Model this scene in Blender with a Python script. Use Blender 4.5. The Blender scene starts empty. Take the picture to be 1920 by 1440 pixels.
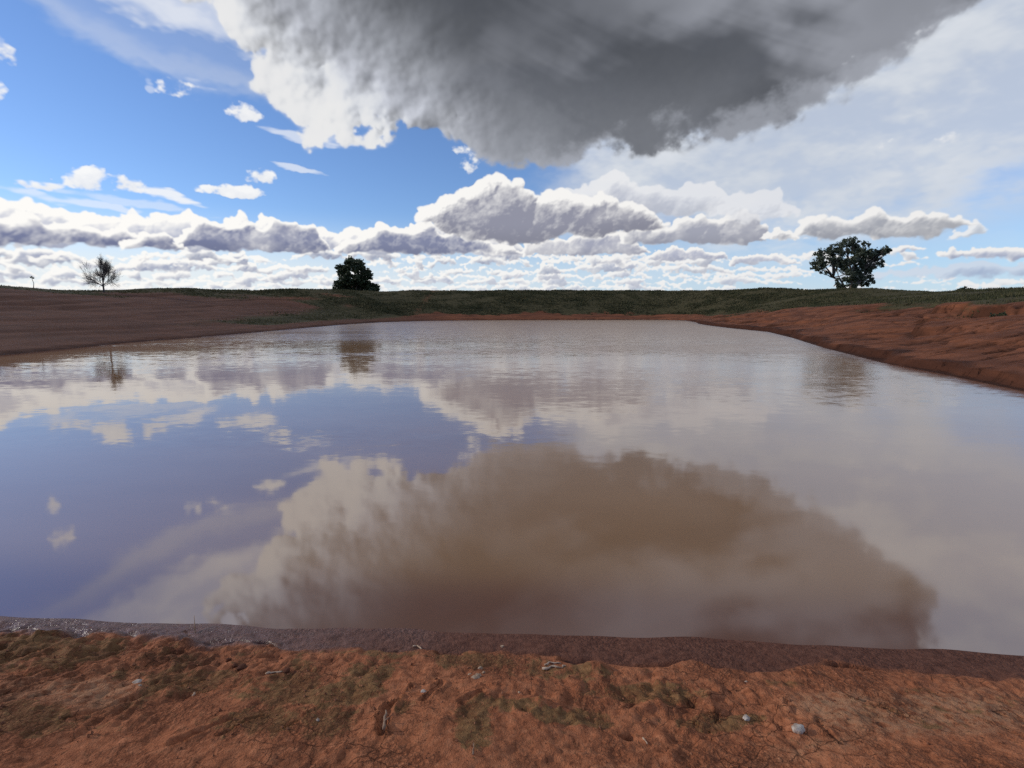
import bpy, bmesh, math, random
import numpy as np
from mathutils import Vector, Matrix

R = math.radians
scn = bpy.context.scene
COL = scn.collection

# ------------------------------------------------------------------ camera
CAM_Z = 1.80
FOC = 980.0                       # focal length in photo pixels (photo is 1920 px wide)
PITCH = math.atan(140.0 / 980.0)  # camera looks slightly down
cam_d = bpy.data.cameras.new('camera')
cam_d.sensor_width = 36.0
cam_d.lens = 36.0 * FOC / 1920.0
cam_d.clip_start = 0.05
cam_d.clip_end = 12000.0
cam = bpy.data.objects.new('camera', cam_d)
COL.objects.link(cam)
cam.location = (0.0, 0.0, CAM_Z)
cam.rotation_euler = (math.pi / 2 - PITCH, 0.0, 0.0)
scn.camera = cam

# ------------------------------------------------------------------ colour management
scn.view_settings.view_transform = 'Standard'
scn.view_settings.look = 'None'
scn.view_settings.exposure = 0.0
scn.view_settings.gamma = 1.0
scn.view_settings.use_curve_mapping = False
scn.cycles.use_denoising = False
scn.cycles.max_bounces = 6
scn.cycles.diffuse_bounces = 3
scn.cycles.glossy_bounces = 4
scn.cycles.transmission_bounces = 3
scn.cycles.transparent_max_bounces = 6

# ------------------------------------------------------------------ sun
SUN_AZ = R(-84.0)      # low on the left
SUN_EL = R(21.0)
sun_vec = Vector((math.sin(SUN_AZ) * math.cos(SUN_EL), math.cos(SUN_AZ) * math.cos(SUN_EL), math.sin(SUN_EL)))
sun_d = bpy.data.lights.new('sun', 'SUN')
sun_d.energy = 2.0
sun_d.angle = R(2.5)
sun_d.color = (1.0, 0.93, 0.82)
sun = bpy.data.objects.new('sun', sun_d)
COL.objects.link(sun)
sun.rotation_euler = (-sun_vec).to_track_quat('-Z', 'Y').to_euler()
sun.location = (-60, 40, 60)


def lin(c):
    """sRGB 0-255 triple -> linear rgba"""
    out = []
    for v in c:
        v = v / 255.0
        out.append(v / 12.92 if v <= 0.04045 else ((v + 0.055) / 1.055) ** 2.4)
    return (out[0], out[1], out[2], 1.0)


def azel(px, py):
    """direction (azimuth, elevation, degrees) of a point measured in the photograph"""
    x, u, f = px - 960.0, 720.0 - py, FOC
    c, s = math.cos(PITCH), math.sin(PITCH)
    Y = f * c + u * s
    Z = u * c - f * s
    return math.degrees(math.atan2(x, Y)), math.degrees(math.atan2(Z, math.hypot(x, Y)))


# ------------------------------------------------------------------ small expression layer over shader nodes
class G:
    """a node tree to write expressions into"""
    def __init__(self, tree):
        self.t = tree

    def node(self, kind, **kw):
        n = self.t.nodes.new(kind)
        for k, v in kw.items():
            setattr(n, k, v)
        return n

    def put(self, sock, v):
        if isinstance(v, S):
            self.t.links.new(v.s, sock)
        elif v is not None:
            try:
                sock.default_value = v
            except Exception:
                sock.default_value = (v, v, v)

    def m(self, op, a, b=None, c=None, clamp=False):
        n = self.node('ShaderNodeMath', operation=op, use_clamp=clamp)
        self.put(n.inputs[0], a)
        if b is not None: self.put(n.inputs[1], b)
        if c is not None: self.put(n.inputs[2], c)
        return S(self, n.outputs[0])

    def vec(self, x, y, z):
        n = self.node('ShaderNodeCombineXYZ')
        for i, v in enumerate((x, y, z)): self.put(n.inputs[i], v)
        return S(self, n.outputs[0])

    def sep(self, v):
        n = self.node('ShaderNodeSeparateXYZ')
        self.put(n.inputs[0], v)
        return [S(self, o) for o in n.outputs]

    def vadd(self, a, b, op='ADD'):
        n = self.node('ShaderNodeVectorMath', operation=op)
        self.put(n.inputs[0], a); self.put(n.inputs[1], b)
        return S(self, n.outputs[0])

    def mad(self, a, b, c):
        n = self.node('ShaderNodeVectorMath', operation='MULTIPLY_ADD')
        for i, v in enumerate((a, b, c)): self.put(n.inputs[i], v)
        return S(self, n.outputs[0])

    def noise(self, v, scale=1.0, detail=4.0, rough=0.5, lac=2.0, dist=0.0, color=False, kind='FBM'):
        n = self.node('ShaderNodeTexNoise', noise_dimensions='3D')
        n.noise_type = kind
        self.put(n.inputs['Vector'], v)
        n.inputs['Scale'].default_value = scale
        n.inputs['Detail'].default_value = detail
        n.inputs['Roughness'].default_value = rough
        n.inputs['Lacunarity'].default_value = lac
        n.inputs['Distortion'].default_value = dist
        return S(self, n.outputs['Color' if color else 'Fac'])

    def vor(self, v, scale=1.0, detail=0.0, rough=0.5, lac=2.0, smooth=None, feature=None, out='Distance', rnd=1.0, dim='3D'):
        n = self.node('ShaderNodeTexVoronoi', voronoi_dimensions=dim)
        n.feature = feature or ('SMOOTH_F1' if smooth else 'F1')
        self.put(n.inputs['Vector'], v)
        n.inputs['Scale'].default_value = scale
        if 'Detail' in n.inputs: n.inputs['Detail'].default_value = detail
        if 'Roughness' in n.inputs: n.inputs['Roughness'].default_value = rough
        if 'Lacunarity' in n.inputs: n.inputs['Lacunarity'].default_value = lac
        n.inputs['Randomness'].default_value = rnd
        if smooth: n.inputs['Smoothness'].default_value = smooth
        return S(self, n.outputs[out])

    def step(self, x, lo, hi, kind='SMOOTHSTEP', o0=0.0, o1=1.0):
        n = self.node('ShaderNodeMapRange', interpolation_type=kind)
        self.put(n.inputs[0], x); self.put(n.inputs[1], lo); self.put(n.inputs[2], hi)
        n.inputs[3].default_value = o0; n.inputs[4].default_value = o1
        return S(self, n.outputs[0])

    def mix(self, f, a, b, blend='MIX'):
        n = self.node('ShaderNodeMix', data_type='RGBA', blend_type=blend)
        self.put(n.inputs[0], f); self.put(n.inputs[6], a); self.put(n.inputs[7], b)
        return S(self, n.outputs[2])

    def ramp(self, f, stops, kind='LINEAR'):
        n = self.node('ShaderNodeValToRGB')
        cr = n.color_ramp
        cr.interpolation = kind
        while len(cr.elements) > 1: cr.elements.remove(cr.elements[-1])
        cr.elements[0].position = stops[0][0]; cr.elements[0].color = stops[0][1]
        for p, c in stops[1:]:
            el = cr.elements.new(p); el.color = c
        self.put(n.inputs[0], f)
        return S(self, n.outputs[0])

    def curve(self, x, pts, lo, hi):
        """piecewise curve through (x, y) pairs, evaluated at x, held level outside"""
        xs = [p[0] for p in pts]; ys = [p[1] for p in pts]
        y0, y1 = min(ys) - 0.5, max(ys) + 0.5
        n = self.node('ShaderNodeFloatCurve')
        c = n.mapping.curves[0]
        n.mapping.use_clip = True
        P = sorted(((p[0] - lo) / (hi - lo), (p[1] - y0) / (y1 - y0)) for p in pts)
        c.points[0].location = P[0]
        c.points[1].location = P[-1]
        for q in P[1:-1]: c.points.new(*q)
        for q in c.points: q.handle_type = 'AUTO_CLAMPED'
        n.mapping.extend = 'HORIZONTAL'
        n.mapping.update()
        u = self.step(x, lo, hi, 'LINEAR')
        self.put(n.inputs[1], u)
        return S(self, n.outputs[0]) * (y1 - y0) + y0


class S:
    def __init__(self, g, s): self.g, self.s = g, s
    def __add__(self, o): return self.g.m('ADD', self, o)
    __radd__ = __add__
    def __mul__(self, o): return self.g.m('MULTIPLY', self, o)
    __rmul__ = __mul__
    def __sub__(self, o): return self.g.m('SUBTRACT', self, o)
    def __rsub__(self, o): return self.g.m('SUBTRACT', o, self)
    def __truediv__(self, o): return self.g.m('DIVIDE', self, o)
    def clamp(self): return self.g.m('ADD', self, 0.0, clamp=True)
    def abs(self): return self.g.m('ABSOLUTE', self)
    def max(self, o): return self.g.m('MAXIMUM', self, o)
    def min(self, o): return self.g.m('MINIMUM', self, o)
    def pow(self, o): return self.g.m('POWER', self, o)

# ------------------------------------------------------------------ noise on regular grids (cubic B-spline value noise)
def _bw(u, n0):
    """cubic B-spline weights: first lattice index and four weights for every sample"""
    i = np.floor(u).astype(int)
    f = (u - i).astype(np.float32)
    return i - n0 - 1, ((1 - f) ** 3 / 6, (3 * f ** 3 - 6 * f ** 2 + 4) / 6, (-3 * f ** 3 + 3 * f ** 2 + 3 * f + 1) / 6, f ** 3 / 6)


LATTICE = np.random.default_rng(3).standard_normal((1021, 1021)).astype(np.float32)


def vnoise(xs, ys, fx, fy, seed):
    u = np.asarray(xs, np.float64) * fx + 0.37 * seed
    v = np.asarray(ys, np.float64) * fy + 0.61 * seed
    ux0, vy0 = int(np.floor(u.min())) - 2, int(np.floor(v.min())) - 2
    nx, ny = int(np.floor(u.max())) - ux0 + 4, int(np.floor(v.max())) - vy0 + 4
    k = int(seed * 1000) + 7
    rnd = LATTICE[np.ix_((np.arange(ny) + vy0 + k * 131) % 1021, (np.arange(nx) + ux0 + k * 373) % 1021)]
    i, w = _bw(u, ux0)
    t = sum(rnd[:, i + k] * w[k][None, :] for k in range(4))
    i, w = _bw(v, vy0)
    return sum(t[i + k] * w[k][:, None] for k in range(4)) * np.float32(2.05)


def fbm(xs, ys, fx, fy, octs, seed, rough=0.5, lac=2.03):
    out, amp, tot = 0.0, 1.0, 0.0
    top = 0.8 / max(1e-9, min(abs(xs[1] - xs[0]) if len(xs) > 1 else 1e9, abs(ys[1] - ys[0]) if len(ys) > 1 else 1e9))
    for o in range(octs):
        if o and max(fx, fy) > top: break          # finer than the grid
        out = out + amp * vnoise(xs, ys, fx, fy, seed + 0.173 * o)
        tot += amp * amp
        amp *= rough
        fx *= lac; fy *= lac
    return out / math.sqrt(tot)


def sstep(x, a, b):
    t = np.clip((x - a) / (b - a), 0.0, 1.0)
    return t * t * (3 - 2 * t)


def blur(f, sx, sy=None):
    """gaussian blur, sigma in pixels, by separable weights; edges held"""
    sy = sx if sy is None else sy
    out = f.astype(np.float32)
    for ax, s in ((1, sx), (0, sy)):
        if s < 0.3: continue
        k = max(1, int(3 * s))
        w = np.exp(-0.5 * (np.arange(-k, k + 1) / s) ** 2); w /= w.sum()
        n = out.shape[ax]
        pad = [(0, 0), (0, 0)]; pad[ax] = (k, k)
        p = np.pad(out, pad, mode='edge')
        m = p.shape[ax]
        F = np.fft.rfft(p, n=m + 2 * k, axis=ax)
        W = np.fft.rfft(w, n=m + 2 * k)
        F *= W[None, :] if ax == 1 else W[:, None]
        r = np.fft.irfft(F, n=m + 2 * k, axis=ax)
        sl = [slice(None), slice(None)]; sl[ax] = slice(2 * k, 2 * k + n)
        out = r[tuple(sl)].astype(np.float32)
    return out


def gather(f, dx, dy):
    """sample f at pixel + (dx, dy), bilinear, clamped"""
    h, w = f.shape
    X = np.clip(np.arange(w)[None, :] + dx, 0, w - 1.001); Y = np.clip(np.arange(h)[:, None] + dy, 0, h - 1.001)
    i = X.astype(np.int32); j = Y.astype(np.int32); u = (X - i).astype(np.float32); v = (Y - j).astype(np.float32)
    return (f[j, i] * (1 - u) + f[j, i + 1] * u) * (1 - v) + (f[j + 1, i] * (1 - u) + f[j + 1, i + 1] * u) * v


# ------------------------------------------------------------------ cloud deck: colour and coverage over azimuth / elevation
class Deck:
    def __init__(self, a0, a1, e0, e1, st):
        self.st = st
        self.a = np.arange(a0, a1, st); self.e = np.arange(e0, e1, st)
        self.rgb = np.zeros((len(self.e), len(self.a), 3), np.float32)
        self.al = np.zeros((len(self.e), len(self.a)), np.float32)
        self.glow = sstep(self.a, 52.0, -44.0).astype(np.float32)        # 1 towards the sun's side
        self.glow *= sstep(np.abs(self.a), 150.0, 90.0).astype(np.float32)

    def over(self, sl, rgb, al):
        """lay a colour with coverage over what is there"""
        j0, j1 = sl
        A0, A1 = self.al[j0:j1], al
        n = A1 + A0 * (1 - A1)
        w = np.where(n > 1e-5, A1 / np.maximum(n, 1e-5), 0.0)[..., None]
        self.rgb[j0:j1] = rgb * w + self.rgb[j0:j1] * (1 - w)
        self.al[j0:j1] = n

    def band(self, lo, hi):
        return max(0, int((lo - self.e[0]) / self.st)), min(len(self.e), max(0, int((hi - self.e[0]) / self.st) + 1))


def L3(c): return np.array(lin(c)[:3], np.float32)


def mix3(f, c0, c1): return c0 + (c1 - c0) * f[..., None]


def lumps(dk, sl, spheres):
    """z-buffer of balls (azimuth, elevation, radius, depth), in degrees"""
    j0, j1 = sl
    st = dk.st
    H = np.full((j1 - j0, len(dk.a)), -9.0, np.float32)
    a0, e0 = dk.a[0], dk.e[j0]
    for (x, y, r, z) in spheres:
        i0, i1 = int((x - r - a0) / st), int((x + r - a0) / st) + 2
        k0, k1 = int((y - r - e0) / st), int((y + r - e0) / st) + 2
        i0, k0 = max(i0, 0), max(k0, 0); i1, k1 = min(i1, H.shape[1]), min(k1, H.shape[0])
        if i1 <= i0 or k1 <= k0: continue
        X = a0 + np.arange(i0, i1) * st - x; Y = e0 + np.arange(k0, k1) * st - y
        q = r * r - X[None, :] ** 2 - Y[:, None] ** 2
        h = np.where(q > 0, z + np.sqrt(np.maximum(q, 0)), -9.0)
        w = H[k0:k1, i0:i1]
        np.maximum(w, h, out=w)
    return H


def fill(top, base, x0, x1, seed, dens=1.0, rmin=0.22):
    """balls that fill a cloud line between a flat base and a bumpy top outline"""
    rg = random.Random(seed)
    out = []
    x = x0
    while x < x1:
        T, B = float(top(x)), float(base(x))
        h = T - B
        T -= h * 0.24 * abs(math.sin(x * 1.3 / max(.5, h) ** .5 + seed * 9)) * abs(math.sin(x * .41 + seed * 5))
        h = T - B
        if h > 0.12:
            r = h * rg.uniform(0.30, 0.52)
            r = max(r, rmin * 0.6)
            y = T - r - rg.random() ** 2 * 0.25 * h
            z = rg.uniform(-0.3, 0.3) * r
            out.append((x + rg.uniform(-.3, .3) * r, y, r, z))
            out.append((x + rg.uniform(-.6, .6) * r, B + h * rg.uniform(.1, .5), r * rg.uniform(.6, 1.0), z + rg.uniform(-.2, .4) * r))
            # smaller heads on its upper rim and face
            stack = [(out[-2], 0), (out[-1], 1)]
            while stack:
                (sx, sy, sr, sz), lv = stack.pop()
                if lv >= 3 or sr < rmin * 0.45: continue
                for _ in range(int(7 * dens) if lv == 0 else int(4 * dens)):
                    th = rg.uniform(-0.35, math.pi + 0.35); ph = rg.uniform(0.0, 1.25)
                    rr = sr * rg.uniform(0.28, 0.5)
                    c = (sx + math.cos(th) * math.cos(ph) * (sr - rr * .35), sy + math.sin(th) * math.cos(ph) * (sr - rr * .35), rr, sz + math.sin(ph) * (sr - rr * .4))
                    if c[1] + rr > T + 0.12 * h: continue
                    out.append(c)
                    stack.append((c, lv + 1))
            x += r * rg.uniform(0.45, 0.9) / dens
        else:
            x += 0.25
    return out


def cumulus(dk, spheres, base, seed, bodyL, bodyR, brightL=(254, 252, 248), brightR=(238, 237, 236), scale=1.0, rag=0.16, thin=0.5,
            soft_base=0.35, op=1.0, lump=0.55, reach=1.0, wisp=0.2):
    """shade a set of balls as backlit cumulus: bright thin edges towards the sun, dull thick bodies, flat dim base"""
    if not spheres: return
    ys = np.array([s[1] for s in spheres]); rs = np.array([s[2] for s in spheres])
    sl = dk.band((ys - rs).min() - 1.5, (ys + rs).max() + 1.5)
    j0, j1 = sl
    if j1 - j0 < 3: return
    e = dk.e[j0:j1]; st = dk.st
    H = lumps(dk, sl, spheres)
    wx = fbm(dk.a, e, 0.9 / scale, 1.1 / scale, 6, seed + .1, 0.62); wy = fbm(dk.a, e, 0.9 / scale, 1.1 / scale, 6, seed + .2, 0.62)
    H = gather(H, wx * rag / st, wy * rag * .8 / st)
    M = sstep(H, -2.0, -0.6)
    B = np.array([base(x) for x in dk.a], np.float32)[None, :]
    eb = e[:, None] - B
    under = sstep(eb + wy * soft_base * 0.35, -0.1 * soft_base, soft_base)
    M = M * under
    cover = blur(M, 0.07 * scale / st)
    wl = fbm(dk.a, e, 0.22 / scale, 0.4 / scale, 3, seed + .7, 0.5)
    # frayed edge
    det = fbm(dk.a, e, 3.2 / scale, 3.8 / scale, 4, seed + .4, 0.6)
    al = sstep(cover + det * wisp * (1 - np.abs(2 * cover - 1)) - 0.02, 0.10, 0.88)
    s = thin * scale
    near = blur(M, s * 0.45 / st); far = blur(M, s * 1.3 / st)
    dx, dy = -0.75 * s * reach, 0.85 * s * reach
    # how much cloud lies between the point and the sun (up and to the left)
    occ = 0.5 * gather(near, dx * .55 / st, dy * .55 / st) + 0.5 * gather(far, dx * 1.3 / st, dy * 1.3 / st)
    Hs = blur(np.maximum(H, -1.2), 0.045 * scale / st) * .5 + blur(np.maximum(H, -1.2), 0.20 * scale / st) * .5 + det * .022 * scale
    gy, gx = np.gradient(Hs, st)
    nz = 1.0 / np.sqrt(gx * gx + gy * gy + 1.0)
    lam = ((-gx) * (-0.60) + (-gy) * 0.74) * nz          # facing up-left
    w = 1.15 * (1.0 - sstep(occ + wl * .10 + wx * .05, 0.30, 0.94)) + lump * np.clip(lam, -0.7, 0.9) * (1.15 - sstep(occ, .5, 1.0) * .55) + 0.05
    w = w + 0.07 * det * near + 0.12 * wx * 0.5
    w = np.clip(w, 0, 1) ** 1.05
    g = dk.glow[None, :]
    body = mix3(np.broadcast_to(g, w.shape), L3(bodyR), L3(bodyL))
    bright = mix3(np.broadcast_to(g, w.shape), L3(brightR), L3(brightL))
    # the base is a little darker than the flanks
    body = body * (0.88 + 0.17 * sstep(eb, 0.0, 1.6 * scale))[..., None]
    body = mix3(np.clip(.0 + .13 * wl + .08 * wx, 0, .6), body, bright)
    col = body + (bright - body) * w[..., None]
    dk.over(sl, col, al * op)


def pix(pts):
    """outline measured in the photograph -> function of azimuth, degrees of elevation"""
    A = sorted(azel(*p) for p in pts)
    xs = np.array([q[0] for q in A]); ys = np.array([q[1] for q in A])
    return lambda x: np.interp(x, xs, ys)


def paint_clouds(dk, fine=True):
    a, e, st = dk.a, dk.e, dk.st
    A, E = a[None, :], e[:, None]
    rg = random.Random(5)
    full = (0, len(e))
    glow2 = np.broadcast_to(dk.glow[None, :], dk.al.shape)
    # ---- high veil: thick on the right, two streaks upper left
    z1 = fbm(a + 0 * a, e, 0.16, 0.42, 6, 11.3, 0.6); z2 = fbm(a, e, 0.42, 0.95, 5, 12.7, 0.62); zb = fbm(a, e, 0.05, 0.09, 3, 14.1)
    z3 = fbm(a, e, 0.11, 0.2, 7, 15.5, 0.66)
    # slanted fibres: shear the noise
    sh = gather(z1, 0.9 * (E - 12.0) / st * 1.0 + z3 * 1.0 / st, z3 * .5 / st)
    veil = 0.6 * sh + 0.4 * z2
    rm = sstep(A + zb * 4.0 + z3 * 2.0, -4.0, 10.0) * sstep(E + veil * 1.3, 3.4, 9.5)
    rm = rm * (1 - 0.70 * sstep(A - 1.35 * E + veil * 4.0 + zb * 3.0, 24.0, 36.0))
    va = rm * (0.80 + 0.20 * sstep(veil, -1.3, 0.9))
    lowl = np.interp(a, [-60, -45, -41, -37, -33, -28, -23, -15, 0], [27, 22.2, 21.4, 20.3, 19.2, 18.2, 17.6, 17.6, 19])[None, :]
    fl = E - lowl + z3 * 0.5 + veil * 0.35
    streak = sstep(fl, -0.3, 1.1) * (1 - 0.6 * sstep(fl, 0.9, 3.0)) * 0.40 * sstep(A, -50, -38) * sstep(A, -17, -24)
    lowt = np.interp(a, [-60, -45, -40, -36, -31, -27.5, -24, -18, 0], [33, 25.5, 23.4, 22.4, 21.7, 21.1, 20.6, 20.6, 21])[None, :]
    ft = E - lowt + z3 * 0.7 + veil * 0.6
    topv = sstep(ft, -0.2, 2.2) * (0.72 + 0.28 * sstep(veil, -1.0, 1.0)) * sstep(A, 30, 8)
    topv = topv * (0.55 + 0.45 * sstep(A, -44, -33))
    topv = topv * sstep(E, 60, 30)
    topv = np.maximum(topv, sstep(E + veil * 1.5 + z3, 22.5, 28) * sstep(E, 62, 48) * sstep(np.abs(A), 110, 70) * .58)
    rear = sstep(np.abs(A), 75, 110) * sstep(veil + zb * .6, 0.1, 1.6) * 0.6
    va = np.maximum(np.maximum(va, streak), np.maximum(topv * .92, rear))
    tone = sstep(veil * .6 + zb * .5, -1.2, 1.3)
    vc = mix3(tone, L3((202, 209, 219)), L3((222, 226, 231)))
    vc = mix3(np.clip(topv * glow2 * 1.3 + streak, 0, 1), vc, L3((228, 232, 240)))
    dk.over(full, vc, np.clip(va, 0, 1) * 0.95)
    # ---- pale air low down
    sl = dk.band(e[0], 11.0)
    ee = E[sl[0]:sl[1]]
    hz = sstep(ee, 10.0, 0.5) * np.ones((1, len(a)))
    hc = mix3(np.broadcast_to(dk.glow[None, :], hz.shape), L3((178, 208, 236)), L3((232, 239, 243)))
    dk.over(sl, hc, np.clip(hz * 1.25, 0, 1) * (0.50 + 0.42 * dk.glow[None, :]))

    # ---- lines of cumulus down to the horizon, all the way round
    def flat(x):
        return math.cos(R(min(abs(x), 62.0)))       # a level deck of straight cloud streets sinks towards the sides

    def line(base_e, hmax, wid, seed, gap, **kw):
        r = random.Random(seed)
        sph = []
        x = a[0] - 3.0
        while x < a[-1] + 3.0:
            w = wid * r.uniform(0.5, 1.7)
            right = min(max((x - 16.0) / 12.0, 0.0), 1.0)
            if r.random() > gap + 0.40 * right:
                h = hmax * r.uniform(0.6, 1.15) * min(1.0, 0.55 + w / wid * .4) * (1 - .4 * right)
                ph = r.random() * 6.28
                b0 = base_e * flat(x + w / 2)
                top = lambda t, x=x, w=w, h=h, ph=ph, b0=b0: b0 + h * max(0.0, 1 - ((t - x - w / 2) / (w / 2)) ** 2) ** 0.5 * (0.66 + 0.22 * math.sin((t - x) / w * 11 + ph) + .12 * math.sin((t - x) / w * 27 + 2 * ph))
                sph += fill(top, lambda t, b0=b0: b0, x, x + w, r.random(), 0.75 if fine else 0.45, 0.22)
            x += w * r.uniform(0.5, 0.92)
        cumulus(dk, sph, lambda t: base_e * flat(t), seed * 1.37, **kw)

    for k, (b, h, w, gp, cl, cr, sc) in enumerate([(0.9, 1.1, 4.0, 0.0, (196, 203, 217), (206, 212, 224), .42), (1.45, 1.25, 7.0, 0.0, (182, 190, 210), (200, 206, 219), .48), (1.95, 1.3, 5.0, 0.0, (170, 178, 201), (197, 202, 215), .50),
                                              (2.5, 1.5, 9.0, 0.0, (160, 168, 194), (193, 198, 212), .56), (3.1, 1.6, 6.0, 0.02, (152, 161, 189), (190, 194, 208), .62), (3.75, 1.8, 11.0, 0.02, (143, 152, 182), (186, 190, 203), .70),
                                              (4.5, 1.7, 7.5, 0.06, (136, 145, 176), (182, 185, 198), .78), (5.1, 1.7, 12.0, 0.12, (132, 141, 172), (178, 181, 194), .84)]):
        line(b, h, w, 21 + k, gp, bodyL=cl, bodyR=cr, scale=sc, rag=.2 * sc + .03, soft_base=.34 + .03 * k, lump=.38, thin=.50, wisp=.36, op=.94)
    sl = dk.band(e[0], 6.5)
    ee = E[sl[0]:sl[1]] * np.ones((1, len(a)))
    dk.over(sl, mix3(np.broadcast_to(dk.glow[None, :], ee.shape), L3((216, 225, 236)), L3((240, 241, 240))), sstep(ee, 6.0, .5) * (.13 + .07 * dk.glow[None, :]))

    # ---- lenses low on the right
    top = pix([(1500, 532), (1560, 522), (1600, 506), (1700, 497), (1800, 493), (1920, 487)]); bas = pix([(1500, 531), (1700, 527), (1920, 521)])
    cumulus(dk, fill(top, bas, 28, 60, 3, .7, .2), bas, 31.1, (150, 165, 195), (160, 174, 204), brightR=(203, 213, 228), scale=1.3, rag=.2, soft_base=.6, op=.85, lump=.3)
    top = pix([(1640, 474), (1662, 464), (1700, 456), (1735, 460), (1752, 476), (1765, 470), (1800, 462), (1860, 464), (1920, 466), (1990, 470)]); bas = pix([(1640, 471), (1740, 470), (1760, 486), (1920, 491)])
    cumulus(dk, fill(top, bas, 34.8, 62, 4, 1, .15), bas, 32.1, (150, 160, 190), (170, 178, 200), scale=.6, rag=.12)
    top = pix([(1360, 492), (1375, 480), (1440, 474), (1490, 482), (1500, 494)]); bas = pix([(1350, 496), (1500, 496)])
    cumulus(dk, fill(top, bas, 22.4, 29, 5, 1, .15), bas, 33.1, (150, 160, 190), (188, 192, 206), scale=.5, rag=.1)
    top = pix([(1210, 482), (1240, 466), (1300, 462), (1355, 470), (1362, 486)]); bas = pix([(1200, 490), (1362, 490)])
    cumulus(dk, fill(top, bas, 14.0, 22.3, 6, 1, .15), bas, 34.1, (150, 160, 190), (180, 183, 198), scale=.6, rag=.12)

    # ---- main bank on the left, thinning to separate clouds on the right
    top = pix([(-120, 350), (0, 362), (60, 374), (120, 392), (190, 400), (255, 388), (300, 396), (340, 386), (365, 392), (420, 402), (480, 404), (560, 414), (620, 424), (650, 430),
               (700, 416), (760, 410), (810, 404), (860, 410), (930, 436), (985, 458), (1002, 470)])
    bas = pix([(-120, 466), (0, 466), (150, 464), (300, 470), (600, 474), (900, 480), (1002, 484)])
    cumulus(dk, fill(top, bas, a[0] if fine else -100, 2.3, 7, 1.0, .3), bas, 41.7, (176, 182, 203), (172, 175, 190), scale=1.15, rag=.22, thin=.9, soft_base=.45, lump=.5)
    for k, (tp, x0, x1) in enumerate([([(-120, 392), (0, 396), (70, 404), (150, 412), (220, 428), (300, 446), (345, 462)], -62, -31), ([(330, 458), (350, 424), (380, 408), (430, 414), (500, 408), (560, 418), (596, 428), (612, 462)], -33, -19),
                                      ([(622, 468), (650, 444), (690, 432), (750, 424), (820, 422), (880, 436), (950, 456), (1004, 476)], -19.2, 2.4), ([(215, 466), (250, 440), (290, 432), (330, 446), (345, 466)], -39, -31)]):
        top = pix(tp)
        bas = pix([(-120, 468), (0, 467), (150, 465), (300, 471), (600, 475), (900, 482), (1004, 485)])
        cumulus(dk, fill(top, bas, x0, x1, 70 + k, 1.0, .3), bas, 47.7 + k * 2.1, (119, 126, 158), (146, 150, 168), scale=1.0, rag=.22, thin=.42, soft_base=.45, lump=.42)
    top = pix([(992, 470), (1000, 456), (1030, 444), (1080, 436), (1140, 434), (1175, 436), (1195, 452), (1215, 470)]); bas = pix([(990, 482), (1220, 480)])
    cumulus(dk, fill(top, bas, 1.7, 14.5, 8, 1.0, .25), bas, 42.7, (150, 155, 180), (168, 170, 182), scale=.9, rag=.18, soft_base=.4)
    top = pix([(1170, 452), (1180, 420), (1230, 406), (1300, 398), (1400, 394), (1420, 406), (1432, 446)]); bas = pix([(1170, 462), (1432, 462)])
    cumulus(dk, fill(top, bas, 11.9, 25.3, 9, 1.0, .25), bas, 43.7, (150, 155, 180), (162, 164, 174), scale=1.1, rag=.2, soft_base=.45)
    top = pix([(1420, 450), (1440, 432), (1478, 418), (1493, 426), (1502, 446)]); bas = pix([(1420, 454), (1504, 452)])
    cumulus(dk, fill(top, bas, 24.4, 29.0, 10, 1.0, .2), bas, 44.7, (150, 155, 180), (186, 187, 192), scale=.7, rag=.14)
    top = pix([(1755, 452), (1780, 436), (1830, 410), (1850, 422), (1864, 436)]); bas = pix([(1740, 450), (1864, 438)])
    cumulus(dk, fill(top, bas, 38.0, 43.0, 11, 1.0, .2), bas, 45.7, (150, 155, 180), (188, 192, 200), scale=.8, rag=.16, op=.85, soft_base=.6)
    top = pix([(1497, 446), (1508, 416), (1525, 402), (1560, 394), (1640, 390), (1700, 390), (1760, 394), (1800, 402), (1850, 414)]); bas = pix([(1497, 450), (1600, 450), (1740, 446), (1800, 428), (1850, 414)])
    cumulus(dk, fill(top, bas, 28.4, 42.5, 12, 1.0, .25), bas, 46.7, (150, 155, 180), (164, 167, 175), scale=1.2, rag=.2, soft_base=.55)

    # ---- pale deck right of centre, then the tall one
    top = pix([(1020, 350), (1080, 330), (1140, 320), (1220, 322), (1300, 326), (1380, 336), (1450, 352), (1520, 380)]); bas = pix([(1020, 390), (1200, 408), (1520, 408)])
    cumulus(dk, fill(top, bas, 3.5, 29, 13, .7, .5), bas, 51.7, (188, 190, 204), (186, 190, 202), brightR=(222, 224, 230), scale=2.0, rag=.5, thin=.7, soft_base=1.0, op=.82, lump=.45, wisp=.4)
    top = pix([(786, 420), (796, 388), (803, 374), (830, 361), (868, 364), (880, 338), (892, 322), (906, 313), (925, 318), (950, 326), (1000, 346), (1060, 357), (1140, 361), (1180, 376), (1225, 398), (1262, 428)])
    bas = pix([(786, 424), (830, 438), (870, 452), (940, 460), (1020, 458), (1100, 448), (1200, 436), (1260, 432)])
    cumulus(dk, fill(top, bas, -10.1, 17.0, 14, 1.1, .3), bas, 52.7, (140, 142, 160), (146, 147, 160), scale=1.45, rag=.22, thin=.75, soft_base=.55, lump=.62)

    # ---- loose puffs and wisps in the blue
    k = 57.3 / 980.0
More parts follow.
